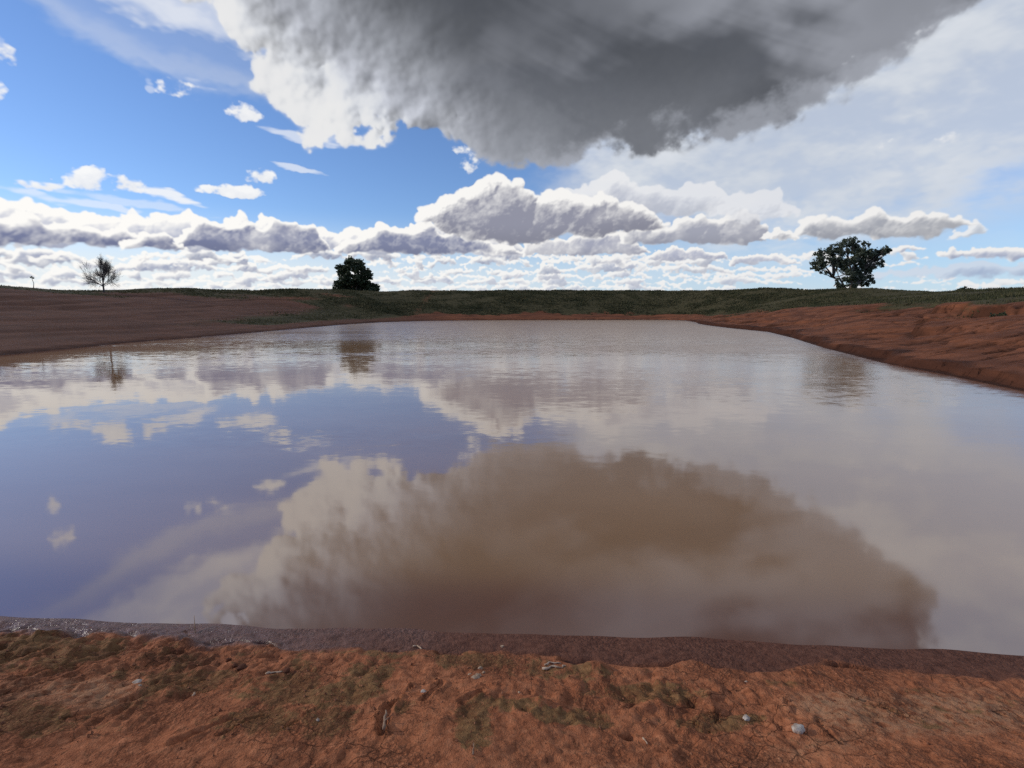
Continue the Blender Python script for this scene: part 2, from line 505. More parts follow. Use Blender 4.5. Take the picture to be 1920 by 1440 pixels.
    if fine:
        q1 = fbm(a, e, .7, .9, 6, 64.1, .62); q2 = fbm(a, e, .7, .9, 6, 65.1, .62); q3 = fbm(a, e, 1.1, 1.4, 6, 66.1, .66)
        pf = np.full(dk.al.shape, -3.0, np.float32); hy = np.zeros(dk.al.shape, np.float32)
        for px, py, rx, ry, o in [(160, 341, 34, 20, 1.2), (172, 330, 22, 14, 1.2), (226, 344, 34, 15, 1.1), (250, 354, 26, 9, .6), (40, 340, 30, 8, .7), (84, 345, 34, 9, .8), (92, 329, 6, 5, .4), (432, 359, 44, 10, 1.1), (396, 353, 15, 8, .7),
                                  (412, 357, 18, 10, .9), (488, 333, 23, 13, 1.1), (455, 211, 27, 14, 1.0), (326, 168, 26, 18, .55), (318, 176, 14, 10, .5), (345, 155, 24, 8, .2), (622, 222, 34, 26, .85), (640, 244, 24, 16, .7), (598, 214, 22, 18, .5), (0, 90, 20, 24, .8),
                                  (22, 100, 22, 5, .3), (0, 174, 12, 14, .6), (1778, 260, 30, 14, .45), (1650, 270, 26, 14, .25), (870, 280, 36, 12, .4), (885, 302, 20, 20, .5)]:
            ac, ec = azel(px, py)
            ra = rx * k * math.cos(R(ac)) ** 1.4 * 1.12; rr = ry * k * math.cos(R(ac)) * 1.12
            v = o - ((A - ac + q1 * .16) / ra) ** 2 - ((E - ec + q2 * .14) / rr) ** 2 * np.where(E < ec, 1.5, 1.0)
            hy = np.where(v > pf, (E - ec) / rr - (A - ac) / ra * .4, hy); pf = np.maximum(pf, v)
        pa = sstep(pf + q3 * .34, -.1, .75)
        lightp = np.clip(.72 + .25 * hy + .12 * q3, 0, 1)
        pc = mix3(lightp, mix3(glow2, L3((186, 193, 206)), L3((216, 220, 230))), mix3(glow2, L3((232, 234, 238)), L3((254, 253, 250))))
        dk.over(full, pc, pa * .93)
    wz = fbm(a, e, 0.5, 2.2, 6, 62.1, .62); wq = fbm(a, e, 0.35, .5, 5, 63.1, .6)
    wa = np.zeros(dk.al.shape, np.float32)
    for px, py, rx, ry, slope, o in [(310, 368, 52, 7, -.20, .9), (130, 374, 95, 7, -.10, .55), (590, 258, 60, 9, -.04, .6), (565, 318, 40, 4, -.07, .6), (375, 158, 26, 8, -.3, .35), (280, 157, 7, 8, 0, .4),
                                    (240, 378, 120, 6, -.12, .4), (1660, 206, 22, 7, .1, .0)]:
        ac, ec = azel(px, py)
        ra = rx * k * math.cos(R(ac)) ** 1.4 * 1.2; rr = ry * k * math.cos(R(ac)) * 1.25
        v = 1 - ((A - ac) / ra) ** 2 - ((E - ec - (A - ac) * slope + wq * .12) / rr) ** 2
        wa = np.maximum(wa, o * sstep(v + wz * .45, -.1, .95))
    dk.over(full, np.broadcast_to(L3((244, 246, 249)), dk.rgb.shape), wa)

    # ---- the big dark cloud overhead
    low = pix([(300, -60), (390, 10), (425, 58), (470, 98), (520, 142), (560, 176), (600, 210), (640, 256), (665, 272), (740, 278), (800, 262), (860, 286), (905, 304), (960, 312), (1000, 310), (1080, 306),
               (1180, 294), (1300, 296), (1350, 282), (1400, 268), (1450, 246), (1500, 222), (1600, 172), (1700, 112), (1800, 40), (1850, 0), (1900, -60), (2000, -300)])
    lo = np.array([low(x) for x in a], np.float32)
    lo = lo + (np.maximum(-34 - a, 0) * 1.9 + np.maximum(a - 44, 0) * 1.9).astype(np.float32)
    w1 = fbm(a, e, 0.24, 0.3, 7, 71.3, 0.6); w2 = fbm(a, e, 0.24, 0.3, 7, 72.3, 0.6); w3 = fbm(a, e, 0.075, 0.11, 5, 73.3, 0.55); w4 = fbm(a, e, 0.13, 0.20, 5, 76.3, .55); w5 = fbm(a, e, .6, .75, 6, 77.3, .62); w6 = fbm(a, e, .6, .75, 6, 78.3, .62)
    left = sstep(A, -1.0, -12.0)
    # cauliflower heads along the sunlit left edge
    sph = []
    r = random.Random(99)
    edge = [azel(*p) for p in [(400, 0), (425, 58), (470, 98), (520, 142), (560, 176), (600, 210), (640, 250), (668, 268), (740, 274), (800, 258), (860, 284), (905, 302)]]
    (qa, qe), (ra_, re2) = azel(430, 60), azel(880, 305)
    tx, ty = ra_ - qa, re2 - qe
    L = math.hypot(tx, ty)
    nx, ny = -ty / L, tx / L
    for s in range(260):
        i = r.randrange(len(edge) - 1); f = r.random()
        bx = edge[i][0] + (edge[i + 1][0] - edge[i][0]) * f; by = edge[i][1] + (edge[i + 1][1] - edge[i][1]) * f
        dep = r.random() ** 1.1 * 9.0
        rr = r.uniform(0.6, 1.7) * (0.7 + 0.12 * dep)
        c = (bx + nx * (dep + rr * .55) + r.uniform(-.4, .4), by + ny * (dep + rr * .55), rr, -dep * 0.18 + r.uniform(-.3, .3))
        sph.append(c)
        for _ in range(9):
            t = r.uniform(0, 6.283); ph = r.uniform(0, 1.3); q = rr * r.uniform(.25, .5)
            c2 = (c[0] + math.cos(t) * math.cos(ph) * (rr - q * .3), c[1] + math.sin(t) * math.cos(ph) * (rr - q * .3), q, c[3] + math.sin(ph) * (rr - q * .4))
            sph.append(c2)
            for _ in range(3):
                t = r.uniform(0, 6.283); ph = r.uniform(0, 1.2); q2 = q * r.uniform(.3, .5)
                sph.append((c2[0] + math.cos(t) * math.cos(ph) * q * .85, c2[1] + math.sin(t) * math.cos(ph) * q * .85, q2, c2[3] + math.sin(ph) * q * .8))
    Hb = lumps(dk, full, sph) if fine else np.full(dk.al.shape, -9.0, np.float32)
    Hb = gather(Hb, (w1 * .8 + w5 * .10) / st, (w2 * .7 + w6 * .10) / st)
    head = sstep(Hb, -4.0, -2.6)
    f = E - lo[None, :]
    f = gather(f.astype(np.float32) * np.ones((1, len(a)), np.float32), w1 * (1.5 * left + .75) / st, 0 * A) + w2 * (.9 * left + .55) + w3 * .35 + w5 * (.22 * left + .16)
    f = np.minimum(f, (60.0 - E) * .7 + w3 * 5.0)
    core = sstep(f, 0.25 * left - .5 * (1 - left), .25 * left + .45 + 1.1 * (1 - left))
    cov = np.maximum(core, head * sstep(f, -1.6, -.2))
    cov = .5 * blur(cov, .10 / st) + .5 * blur(cov, .35 / st)
    al = sstep(cov + w5 * .34 * (1 - np.abs(2 * cov - 1)), .06, .94)
    dl = (A * nx + E * ny) - (qa * nx + qe * ny)
    ins = dl + w3 * 1.6 + w1 * .9 + A * .10 + 1.6
    stops = np.array([-1, 1.0, 2.8, 5.0, 7.8, 11.5, 17, 25]); cols = np.array([L3(c) for c in [(226, 228, 232), (208, 211, 217), (186, 189, 196), (158, 161, 169), (134, 137, 144), (108, 111, 118), (88, 91, 98), (78, 81, 88)]])
    body = np.stack([np.interp(ins, stops, cols[:, i]) for i in range(3)], -1).astype(np.float32)
    Hs = blur(np.maximum(Hb, -3.5), .10 / st) * .16 + blur(np.maximum(Hb, -3.5), .45 / st) * .84
    gy, gx = np.gradient(Hs, st)
    nz = 1 / np.sqrt(gx * gx + gy * gy + 1)
    lam = (gx * .80 - gy * .25) * nz
    gy5, gx5 = np.gradient(blur(w5 * .22 + w1 * .9, .16 / st), st)
    lam2 = (gx5 * .8 - gy5 * .5)
    k1 = sstep(dl, 15.0, 4) * sstep(A, 4, -10)
    body = body * np.clip(1 + .42 * k1 * np.clip(lam, -.7, .8) + .23 * np.clip(lam2, -2, 2) * (.06 + .94 * k1) + (.13 * w1 + .08 * w5) * k1, .35, 1.5)[..., None]
    dg = gather(fbm(a, e, .055, .30, 5, 79.3, .55), (E - 15.0) * 2.0 / st + w1 * .6 / st, (A * .42) / st)
    bl = sstep(.6 * w4 + .35 * w3 + .5 * dg, -.5, 1.5) * sstep(dl, 3, 11)
    body = mix3(bl * .85, body, L3((150, 153, 162)))
    body = body * (1 + .07 * blur(w1, .45 / st))[..., None]
    ca, ce = azel(985, 20)
    dark = sstep(((A - ca) / 17) ** 2 + ((E - ce - 6.0) / 14) ** 2 + w3 * .35, 1.6, 0.0)
    body = mix3(dark * .70, body, L3((64, 67, 73)))
    rim = (1 - sstep(f + w1 * .8 + w5 * .2, 0.1, 2.6)) * (1 - left)
    body = mix3(rim * .62, body, L3((168, 172, 182)))
    brt = (1 - sstep(np.abs(f - .5 + .5 * w5), 0, .9)) * sstep(w4 + .4 * w1, .25, 1.1) * sstep(A, 20, 29)
    body = mix3(brt * .8, body, L3((216, 219, 225)))
    body = np.clip(np.where(body > .60, .60 + .22 * np.tanh((body - .60) / .22), body), 0, 1)
    dk.over(full, body, al * .985)


def deck_image(name, dk):
    """hold a painted deck as a float picture made here in memory"""
    h, w = dk.al.shape
    img = bpy.data.images.new(name, w, h, alpha=True, float_buffer=True, is_data=True)
    img.alpha_mode = 'CHANNEL_PACKED'
    px = np.empty((h, w, 4), np.float32)
    px[..., :3] = dk.rgb; px[..., 3] = dk.al
    img.pixels.foreach_set(px.ravel())
    img.update()
    return img


def build_sky():
    g = G(world.node_tree)
    d = S(g, g.node('ShaderNodeTexCoord').outputs['Generated'])
    dx, dy, dz = g.sep(d)
    az = g.m('ARCTAN2', dx, dy) * 57.29578
    el = g.m('ARCSINE', dz) * 57.29578
    sky = g.node('ShaderNodeTexSky', sky_type='NISHITA')
    sky.sun_disc = False
    sky.sun_elevation = SUN_EL
    sky.sun_rotation = SUN_AZ
    sky.altitude = 300.0
    sky.air_density = 1.0
    sky.dust_density = 0.15
    sky.ozone_density = 4.0
    col = g.vadd(S(g, sky.outputs[0]), (SKY_K * 0.9, SKY_K * 0.93, SKY_K * 1.08), 'MULTIPLY')

    def layer(dk, name):
        img = deck_image(name, dk)
        n = g.node('ShaderNodeTexImage', image=img, interpolation='Cubic', extension='EXTEND')
        u = (az - float(dk.a[0]) + dk.st * .5) * (1.0 / (len(dk.a) * dk.st))
        v = (el - float(dk.e[0]) + dk.st * .5) * (1.0 / (len(dk.e) * dk.st))
        g.put(n.inputs[0], g.vec(u, v, 0.0))
        return S(g, n.outputs[0]), S(g, n.outputs[1])

    wide = Deck(-180, 180, -1, 91, 0.4); paint_clouds(wide, False)
    view = Deck(-62, 62, -1, 47, 0.06); paint_clouds(view, True)
    cw, aw = layer(wide, 'clouds_around')
    cv, av = layer(view, 'clouds_ahead')
    inside = g.step(az.abs(), 61.0, 57.0) * g.step(el, 46.0, 43.0)
    cc = g.mix(inside, cw, cv)
    aa = aw + (av - aw) * inside
    col = g.mix(aa, col, cc)
    bg = g.node('ShaderNodeBackground')
    g.put(bg.inputs[0], col)
    bg.inputs[1].default_value = 1.0
    out = g.node('ShaderNodeOutputWorld')
    g.t.links.new(bg.outputs[0], out.inputs[0])


world = bpy.data.worlds.new('World')
scn.world = world
world.use_nodes = True
world.node_tree.nodes.clear()
SKY_K = 0.14
build_sky()
world.cycles.sampling_method = 'MANUAL'
world.cycles.sample_map_resolution = 1024

# ------------------------------------------------------------------ the dam: shoreline, banks, crest
SHORE = [(-20.5, 6.5), (-20.3, 14), (-20.1, 20.4), (-20.35, 24), (-20.95, 28.3), (-20.4, 33.7), (-20.2, 41.6), (-20.2, 50), (-20, 62), (-18.3, 74), (-13.5, 83.4), (-4, 88),
         (4, 90), (14, 91), (26, 91.5), (28.0, 85), (26, 74.7), (23.4, 66), (22.2, 60), (21.0, 50), (20.7, 42.6), (17.7, 33), (14.7, 24.7), (12.6, 17.8), (12, 14.4), (11.3, 11.4), (10.6, 7),
         (9.2, 4.0), (6.6, 2.68), (2.7, 2.47), (0, 2.71), (-3.07, 2.91), (-8, 3.3), (-14, 3.9), (-18.5, 4.7)]
# bank shape at points of the shoreline: inner red slope (width, height) then grassed rise to the crest (distance, height)
PROFILE = [((-20.5, 6.5), 20, 2.0, 40, 3.75), ((-20.2, 41.6), 20, 2.0, 40, 5.0), ((-20, 62), 15, 2.2, 36, 4.15), ((-13.5, 83.4), 5, 1.1, 26, 5.4), ((4, 90), 4.5, 1.0, 24, 5.85),
           ((26, 91.5), 5, 1.1, 24, 5.75), ((26, 74.7), 8, 1.5, 30, 3.9), ((20.7, 42.6), 10, 2.2, 34, 4.15), ((14.7, 24.7), 10.5, 2.2, 34, 4.6), ((11.3, 11.4), 10.5, 2.2, 36, 3.35),
           ((9.2, 4.0), 7, 1.0, 30, 2.4), ((0, 2.74), 5, 0.30, 22, 1.0), ((-14, 3.9), 6, 0.5, 25, 1.5)]


def _shore():
    P = np.array(SHORE, np.float64)
    Q = np.roll(P, -1, 0)
    L = np.hypot(*(Q - P).T)
    return P, Q, L, np.concatenate([[0], np.cumsum(L)])


SP, SQ, SL, SC = _shore()


def shore_dist(X, Y):
    """signed distance outside the shoreline, and position along it"""
    best = np.full(X.shape, 1e9, np.float32); pos = np.zeros(X.shape, np.float32); inside = np.zeros(X.shape, bool)
    X = X.astype(np.float32); Y = Y.astype(np.float32)
    for k in range(len(SP)):
        (x0, y0), (x1, y1), l = SP[k], SQ[k], SL[k]
        tx, ty = (x1 - x0) / l, (y1 - y0) / l
        t = np.clip((X - x0) * tx + (Y - y0) * ty, 0, l)
        d = np.hypot(X - x0 - t * tx, Y - y0 - t * ty)
        m = d < best
        best = np.where(m, d, best); pos = np.where(m, SC[k] + t, pos)
        c = ((y0 > Y) != (y1 > Y)) & (X < (x1 - x0) * (Y - y0) / ((y1 - y0) if y1 != y0 else 1e-9) + x0)
        inside ^= c
    return np.where(inside, -best, best), pos


_pp = [shore_dist(np.array([[p[0][0]]]), np.array([[p[0][1]]]))[1][0, 0] for p in PROFILE]
_o = np.argsort(_pp)
_ps = np.array(_pp)[_o]
_pv = np.array([PROFILE[i][1:] for i in _o])
_ps = np.concatenate([[_ps[-1] - SC[-1]], _ps, [_ps[0] + SC[-1]]]); _pv = np.vstack([_pv[-1], _pv, _pv[0]])

_tile = np.fft.ifft2(np.fft.fft2(np.random.default_rng(8).standard_normal((1024, 1024))) *
                     np.exp(-0.5 * ((np.fft.fftfreq(1024)[:, None] ** 2 + np.fft.fftfreq(1024)[None, :] ** 2) / 0.03 ** 2))).real
_tile = (_tile / _tile.std()).astype(np.float32)


def tnoise(U, V, octs=1, rough=0.5):
    """smooth noise at arbitrary points, about one feature per unit"""
    out, amp, tot = 0, 1.0, 0
    for o in range(octs):
        x = (U * 26.0 * 2.07 ** o + 137 * o) % 1024; y = (V * 26.0 * 2.07 ** o + 311 * o) % 1024
        i = np.floor(x).astype(np.int32); j = np.floor(y).astype(np.int32); u = (x - i).astype(np.float32); v = (y - j).astype(np.float32)
        i %= 1024; j %= 1024
        i1 = (i + 1) % 1024; j1 = (j + 1) % 1024
        n = (_tile[j, i] * (1 - u) + _tile[j, i1] * u) * (1 - v) + (_tile[j1, i] * (1 - u) + _tile[j1, i1] * u) * v
        out = out + amp * n; tot += amp * amp; amp *= rough
    return out / math.sqrt(tot)


def ground_point(px, py, z=0.0):
    """where a point measured in the photograph lies on the level z"""
    x, u, f = px - 960.0, 720.0 - py, FOC
    c, s = math.cos(PITCH), math.sin(PITCH)
    k = (z - CAM_Z) / (u * c - f * s)
    return x * k, (f * c + u * s) * k


def pseg(X, Y, pts):
    """distance to a polyline"""
    best = np.full(X.shape, 1e9, np.float32)
    for (x0, y0), (x1, y1) in zip(pts[:-1], pts[1:]):
        l2 = (x1 - x0) ** 2 + (y1 - y0) ** 2 + 1e-9
        t = np.clip(((X - x0) * (x1 - x0) + (Y - y0) * (y1 - y0)) / l2, 0, 1)
        best = np.minimum(best, np.hypot(X - x0 - t * (x1 - x0), Y - y0 - t * (y1 - y0)))
    return best


# foreground marks measured in the photograph: grooves and animal scuffs (points, half width m, depth m)
GROOVES = [([(120, 1400), (200, 1362), (300, 1315), (385, 1276)], .016, .018), ([(330, 1325), (400, 1305), (470, 1285)], .012, .010), ([(715, 1425), (722, 1385), (728, 1350), (745, 1318), (765, 1300)], .028, .040),
           ([(790, 1330), (815, 1302), (828, 1285)], .022, .022), ([(870, 1338), (885, 1322), (905, 1308)], .024, .026), ([(865, 1420), (872, 1380), (880, 1345)], .035, .016), ([(1330, 1345), (1340, 1325), (1352, 1310)], .020, .020),
           ([(1000, 1345), (1015, 1325), (1022, 1308)], .018, .013), ([(1575, 1295), (1600, 1318), (1640, 1335), (1690, 1362), (1725, 1378)], .016, .024), ([(1560, 1435), (1548, 1405), (1536, 1385), (1522, 1370)], .024, .026),
           ([(1720, 1350), (1765, 1362), (1800, 1372)], .016, .016), ([(1180, 1335), (1190, 1318)], .02, .012), ([(30, 1300), (90, 1270), (170, 1235)], .018, .014), ([(0, 1225), (60, 1213), (110, 1200)], .020, .018),
           ([(250, 1255), (290, 1240), (345, 1220)], .014, .014), ([(345, 1435), (400, 1400), (445, 1375)], .022, .018), ([(190, 1395), (240, 1365), (262, 1350)], .020, .016), ([(1840, 1375), (1890, 1400), (1930, 1430)], .02, .016),
           ([(1290, 1350), (1310, 1375), (1320, 1400)], .02, .016), ([(0, 1340), (60, 1318), (120, 1296)], .014, .010), ([(510, 1420), (560, 1388), (600, 1352)], .016, .012), ([(420, 1420), (470, 1390), (500, 1372)], .014, .012)]
HOLES = [(152, 1181, .10, .034, .05), (492, 1190, .11, .028, .045), (20, 1167, .12, .03, .03), (432, 1188, .06, .02, .03), (1650, 1385, .04, .02, .015), (1195, 1420, .028, .022, .03), (855, 1216, .10, .03, .035), (735, 1208, .08, .03, .03),
         (1020, 1313, .02, .02, .015), (1080, 1232, .09, .03, .03), (1590, 1243, .16, .035, .04), (5, 1218, .10, .04, .04), (320, 1226, .06, .03, .03), (1850, 1372, .05, .02, .015)]


def heights(xs, ys, fine):
    X, Y = np.meshgrid(xs, ys)
    d, s = shore_dist(X, Y)
    pr = [np.interp(s, _ps, _pv[:, i]).astype(np.float32) for i in range(4)]
    d1, z1, d2, z2 = pr
    A = {}
    near = sstep(Y, 9.0, 4.2) * sstep(np.abs(X), 12.0, 8.0)          # the bank underfoot
    lowf = fbm(xs, ys, 0.09, 0.09, 3, 1.3)
    mid = fbm(xs, ys, 0.5, 0.5, 4, 2.3)
    dd = np.maximum(d, 0)
    zi = z1 * (dd / d1) ** 0.92
    t = np.clip((dd - d1) / (d2 - d1), 0, 1)
    zo = z1 + (z2 - z1) * (1 - (1 - t) ** 1.35)
    z = np.where(dd < d1, zi, zo)
    over = np.maximum(dd - d2, 0)
    z = z - over * 0.05 * np.exp(-over / 60) - 1.2 * (1 - np.exp(-over / 25))
    z = z + lowf * 0.07 * sstep(dd, 3, 14) * (1 - .55 * sstep(dd, d2 * .7, d2)) + mid * 0.035 * sstep(dd, .5, 4)
    right = sstep(X, 8.0, 14.0) * sstep(Y, 2, 8) * sstep(Y, 90, 78)
    left = sstep(X, -12, -18)
    # right bank: rills running down to the water, headcuts along the top
    u = s * 0.30 + dd * .09 + tnoise(s * .10, dd * .10, 2) * .30; v = dd * .11 + tnoise(s * .1 + 9, dd * .05, 1) * .06
    rn = tnoise(u, v, 2, .45)
    rill = np.clip(1 - np.abs(rn) / .42, 0, 1) ** 1.2
    rn2 = tnoise(u * 2.3 + 31, v * 2.2 + 5, 2)
    rill2 = np.clip(1 - np.abs(rn2) / .35, 0, 1) ** 1.5
    patch = sstep(tnoise(s * .04 + 3, dd * .06, 2), -.9, .7)
    span = sstep(dd, .6, 2.5) * sstep(dd, d1 * 1.25, d1 * .8)
    z = z - right * (rill * .24 * span * (.3 + .7 * patch) * sstep(dd, 1.0, 6.0) + rill2 * .12 * span * (.4 + .6 * patch))
    for hc, dep, sd in ((.62, .36, 17.0), (.97, .52, 23.0), (.36, .15, 29.0)):
        hd = d1 * hc + tnoise(s * .06 + sd, dd * 0 + .5, 3, .6) * .9 + tnoise(s * .35 + sd, dd * .0 + 2.5, 3, .6) * .40
        on = sstep(tnoise(s * .035 + sd * 2, dd * 0 + 4.5, 1), -.7, .3)
        z = z - right * on * dep * (1 - sstep(dd - hd, -.05, .22)) * sstep(dd - hd, -4.5, -.2) * sstep(dd, .3, 1.5)
        A['cut%d' % int(sd)] = right * on * np.exp(-((dd - hd + .05) / .3) ** 2)
    # small cut bank at the waterline on the right and left
    lipn = tnoise(s * .22, dd * 0 + 8.5, 4, .6)
    lip = .42 + .16 * lipn
    far_side = (1 - near)
    n8_ = fbm(xs, ys, .8, .8, 3, 24.3)
    z = np.where(far_side > .5, np.where(dd > 0, .05 * dd + (z - .05 * dd) * sstep(dd - lip, -.05, .10) + (right * .09 + .05) * sstep(dd - lip, -.05, .10) * np.exp(-np.maximum(dd - lip, 0) / 1.2), z), z)
    # left bank: faint terraces where the level has stood
    z = z + left * .05 * tnoise(s * .02, dd * .42 + lowf * .3, 2) * sstep(dd, 1, 3)
    if True:
        # underfoot: wet mud strip, crumbling lip, scuffed red dirt
        n2 = fbm(xs, ys, 1.3, 1.3, 3, 3.3); n8 = fbm(xs, ys, 5.0, 5.0, 3, 4.3)
        wid = np.interp(X, [-6, -3.2, -2.0, 0, 1.2, 3.0, 6], [.20, .21, .24, .29, .28, .23, .22]).astype(np.float32)
        scal = tnoise(X * 1.5 + .05 * n8, Y * .35, 3, .5)
        lp = wid + .045 * scal + .018 * n8 + .03 * n2
        hl = np.interp(X, [-6, -3, -1, 1, 3, 6], [.022, .026, .030, .046, .060, .060]).astype(np.float32) * (1 + .35 * n2)
        wl_ = fbm(xs, ys, .9, .9, 4, 16.3, .6)
        zn = .15 * np.maximum(d, -.3) + .0045 * wl_ + hl * sstep(dd - lp, -.010, .018) + .075 * np.maximum(dd - lp, 0) + .008 * n2 * sstep(dd, .3, .8)
        if fine:
            dry = sstep(dd - lp, -.02, .10)
            f1 = fbm(xs, ys, 2.6, 1.9, 3, 5.3); f2 = fbm(xs, ys, 9.0, 6.5, 4, 6.3, .58); f3 = fbm(xs, ys, 26., 20., 3, 7.3, .6)
            # clods: rounded bumps with sharp hollows between
            bil = np.abs(fbm(xs, ys, 7.5, 5.5, 4, 8.3, .55))
            rgd = np.abs(fbm(xs, ys, 3.2, 2.4, 4, 9.3, .6))
            str_ = tnoise(X * 4.2 + n2 * .12 + n8 * .05, Y * .8 + n2 * .1, 4, .6)
            f4 = fbm(xs, ys, 44., 38., 2, 7.9, .7); pit = sstep(fbm(xs, ys, 11., 9., 3, 14.3, .6), 1.0, 2.0); roughp = .45 + .9 * sstep(fbm(xs, ys, .8, 1.1, 3, 15.3), -.6, 1.2)
            zn = zn + dry * (.0034 * f1 + roughp * (.0044 * f2 + .0046 * f3 + .0026 * f4) - .006 * (1 - sstep(bil, 0, .22)) * roughp - .006 * (1 - sstep(rgd, 0, .16)) * sstep(n2, -.2, 1.2) - .007 * sstep(str_, .8, 2.0) - .006 * pit)
            # mossy crust is lumpier
            crust = sstep(fbm(xs, ys, 1.1, 1.6, 3, 10.3) + .25 * f2, .0, 1.1)
            zn = zn + dry * crust * (.0050 * np.abs(f2) + .0040 * f3 + .002 * f4)
            # mud strip: fine grain and drying ripples
            mud = (1 - dry) * sstep(dd, -.06, .05)
            g1 = fbm(xs, ys, 14, 22, 3, 11.3, .65)
            mud2 = mud * sstep(dd, .04, .14) * (1 + .9 * sstep(X, -.6, -2.2))
            zn = zn + mud2 * (.0022 * g1 + .0014 * f3 + .0008 * f4 - .003 * (1 - sstep(np.abs(fbm(xs, ys, 4, 7, 3, 12.3)), 0, .15)))
            # white-lit churned edge on the left
            churn = sstep(X, -1.4, -2.4) * np.exp(-((dd - .05) / .08) ** 2)
            und = np.exp(-((dd - lp + .016) / .020) ** 2) * np.clip(.55 + .5 * n8 + .35 * scal, 0, 1.6)
            zn = zn - .020 * und * sstep(dd, .08, .16)
            gv = np.zeros_like(zn); gm = np.zeros_like(zn)
            for pts, w, dep in GROOVES:
                P = [ground_point(px, py, .14) for px, py in pts]
                q = pseg(X + .012 * n8 + .010 * f2 + .004 * f3, Y + .02 * f1 + .008 * f2, P) / (w * .55 * np.clip(1 + .6 * n8 + .4 * f2, .1, 2.2))
                gv = np.maximum(gv, .62 * dep * (1 - sstep(q, .0, 1.8)) * np.clip(.75 + .4 * f1, .1, 1.3)); gm = np.maximum(gm, .35 * dep * np.exp(-((q - 1.7) / .6) ** 2))
            for px, py, rx, ry, dep in HOLES:
                hx, hy = ground_point(px, py, .09)
                q = np.hypot((X - hx + .03 * n8 + .012 * f2) / rx, (Y - hy + .012 * f2 + .01 * n8) / ry)
                gv = np.maximum(gv, dep * (1 - sstep(q, .45, 1.1)))
            zn = zn - gv + gm
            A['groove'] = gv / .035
            A['hollow_shade'] = .9 * np.clip(und, 0, 1) * sstep(dd, .08, .16) + dry * np.clip((1 - sstep(bil, 0, .2)) * roughp * .8 + (1 - sstep(rgd, 0, .14)) * .6 + pit + sstep(str_, .9, 2.0) * .7, 0, 1)
        z = z * (1 - near) + zn * near
        A['wet'] = near * (1 - .92 * sstep(dd - lp + .03 * n8, -.03, .06)) * (1 - sstep(dd - lp, .02, .45) * 1.0) + far_side * np.maximum(1 - sstep(dd - lip * .8, -.10, .12), right * .95 * (1 - sstep(dd - lip * 1.9 + .16 * n8_, -.16, .22)))
    z = np.where(d < 0, np.where(near > .5, np.maximum(-1.2, .17 * d + .0045 * fbm(xs, ys, .9, .9, 4, 16.3, .6) - .25 * np.maximum(-d - .25, 0)), np.maximum(-1.2, .30 * d)), z)
    # ---- what grows where
    far = sstep(Y, 66, 80) * sstep(np.abs(X - 3), 40, 26)
    n_a = fbm(xs, ys, .07, .07, 3, 21.3); n_b = fbm(xs, ys, .22, .3, 4, 22.3); n_c = fbm(xs, ys, .9, .9, 4, 23.3)
    gr_far = sstep(dd - 3.6 + n_b * .7 + n_c * .5, -.3, 1.6)
    gr_right = sstep(dd - d1 * 1.02 + n_b * 1.3 + n_c * .5, -.5, 1.6)
    band = sstep(Y + n_b * 2, 36, 60) * np.exp(-((dd - 6.5 + n_b * .8) / (1.7 + sstep(Y, 45, 80) * 2.2)) ** 2)
    gr_left = np.maximum(np.maximum(band * .95, sstep(dd - d2 * .70 + n_b * 1.8, -3, 3) * .9), sstep(Y - .85 * (dd - 5) + n_b * 4, 70, 79) * sstep(dd, 2, 5))
    lred = sstep(X, -22, -26) * sstep(dd, 13, 17) * sstep(dd, 33, 29)
    cornr = sstep(X, -13, -19)
    green = far * gr_far * (1 - cornr) + (1 - far) * np.where(X > 0, sstep(X, 8.0, 14.0) * sstep(Y, 2, 8) * gr_right, 0)
    green = np.maximum(green, np.where(X < 0, cornr * gr_left, 0)) * far_side
    green = np.maximum(green, right * .35 * patch * sstep(n_b, .5, 1.5) * sstep(dd, 6, 8))
    A['green'] = np.clip(green, 0, 1)
    # moss and algae skin underfoot, pale dry crust
    mo = np.full(X.shape, -.75, np.float32)
    for px, py, rx, ry, o in [(80, 1215, 1.0, .18, 1.1), (280, 1225, .8, .16, .9), (150, 1265, .7, .12, .8), (480, 1285, .45, .13, 1.1), (580, 1315, .40, .10, 1.0), (640, 1250, .5, .14, .7), (860, 1235, .6, .12, .6), (1010, 1250, .5, .12, .5),
                              (765, 1340, .10, .10, .9), (880, 1390, .10, .22, 1.0), (950, 1340, .18, .06, .8), (1035, 1365, .10, .06, 1.0), (1110, 1362, .10, .07, 1.1), (1220, 1300, .30, .10, .7), (1330, 1372, .12, .06, 1.1), (1405, 1360, .10, .04, 1.0),
                              (1650, 1350, .16, .06, .8), (560, 1400, .5, .18, .25), (30, 1410, .25, .12, .8), (700, 1210, .5, .08, .7), (1480, 1278, .35, .05, .6), (1660, 1290, .3, .05, .5), (1780, 1345, .2, .06, .3), (1750, 1392, .2, .05, .5)]:
        hx, hy = ground_point(px, py, .13)
        mo = np.maximum(mo, o * 1.3 - ((X - hx) / rx) ** 2 - ((Y - hy) / ry) ** 2)
    mn = fbm(xs, ys, 2.2, 3.0, 5, 31.3, .6)
    ms = tnoise(X * 3.2 + mn * .10, Y * 1.1 + mn * .08, 4, .65)
    A['moss'] = near * sstep(mo + mn * .45 + ms * .35, -.2, 1.1) * (1 - A['wet'])
    pale = sstep(fbm(xs, ys, .9, 1.6, 5, 32.3, .6) + sstep(X, .6, 1.8) * .9 * np.exp(-((dd - .55) / .28) ** 2), .7, 1.9)
    A['pale'] = near * pale * (1 - A['wet']) * (1 - .6 * A['moss'])
    cut = sum(v for k, v in A.items() if k.startswith('cut'))
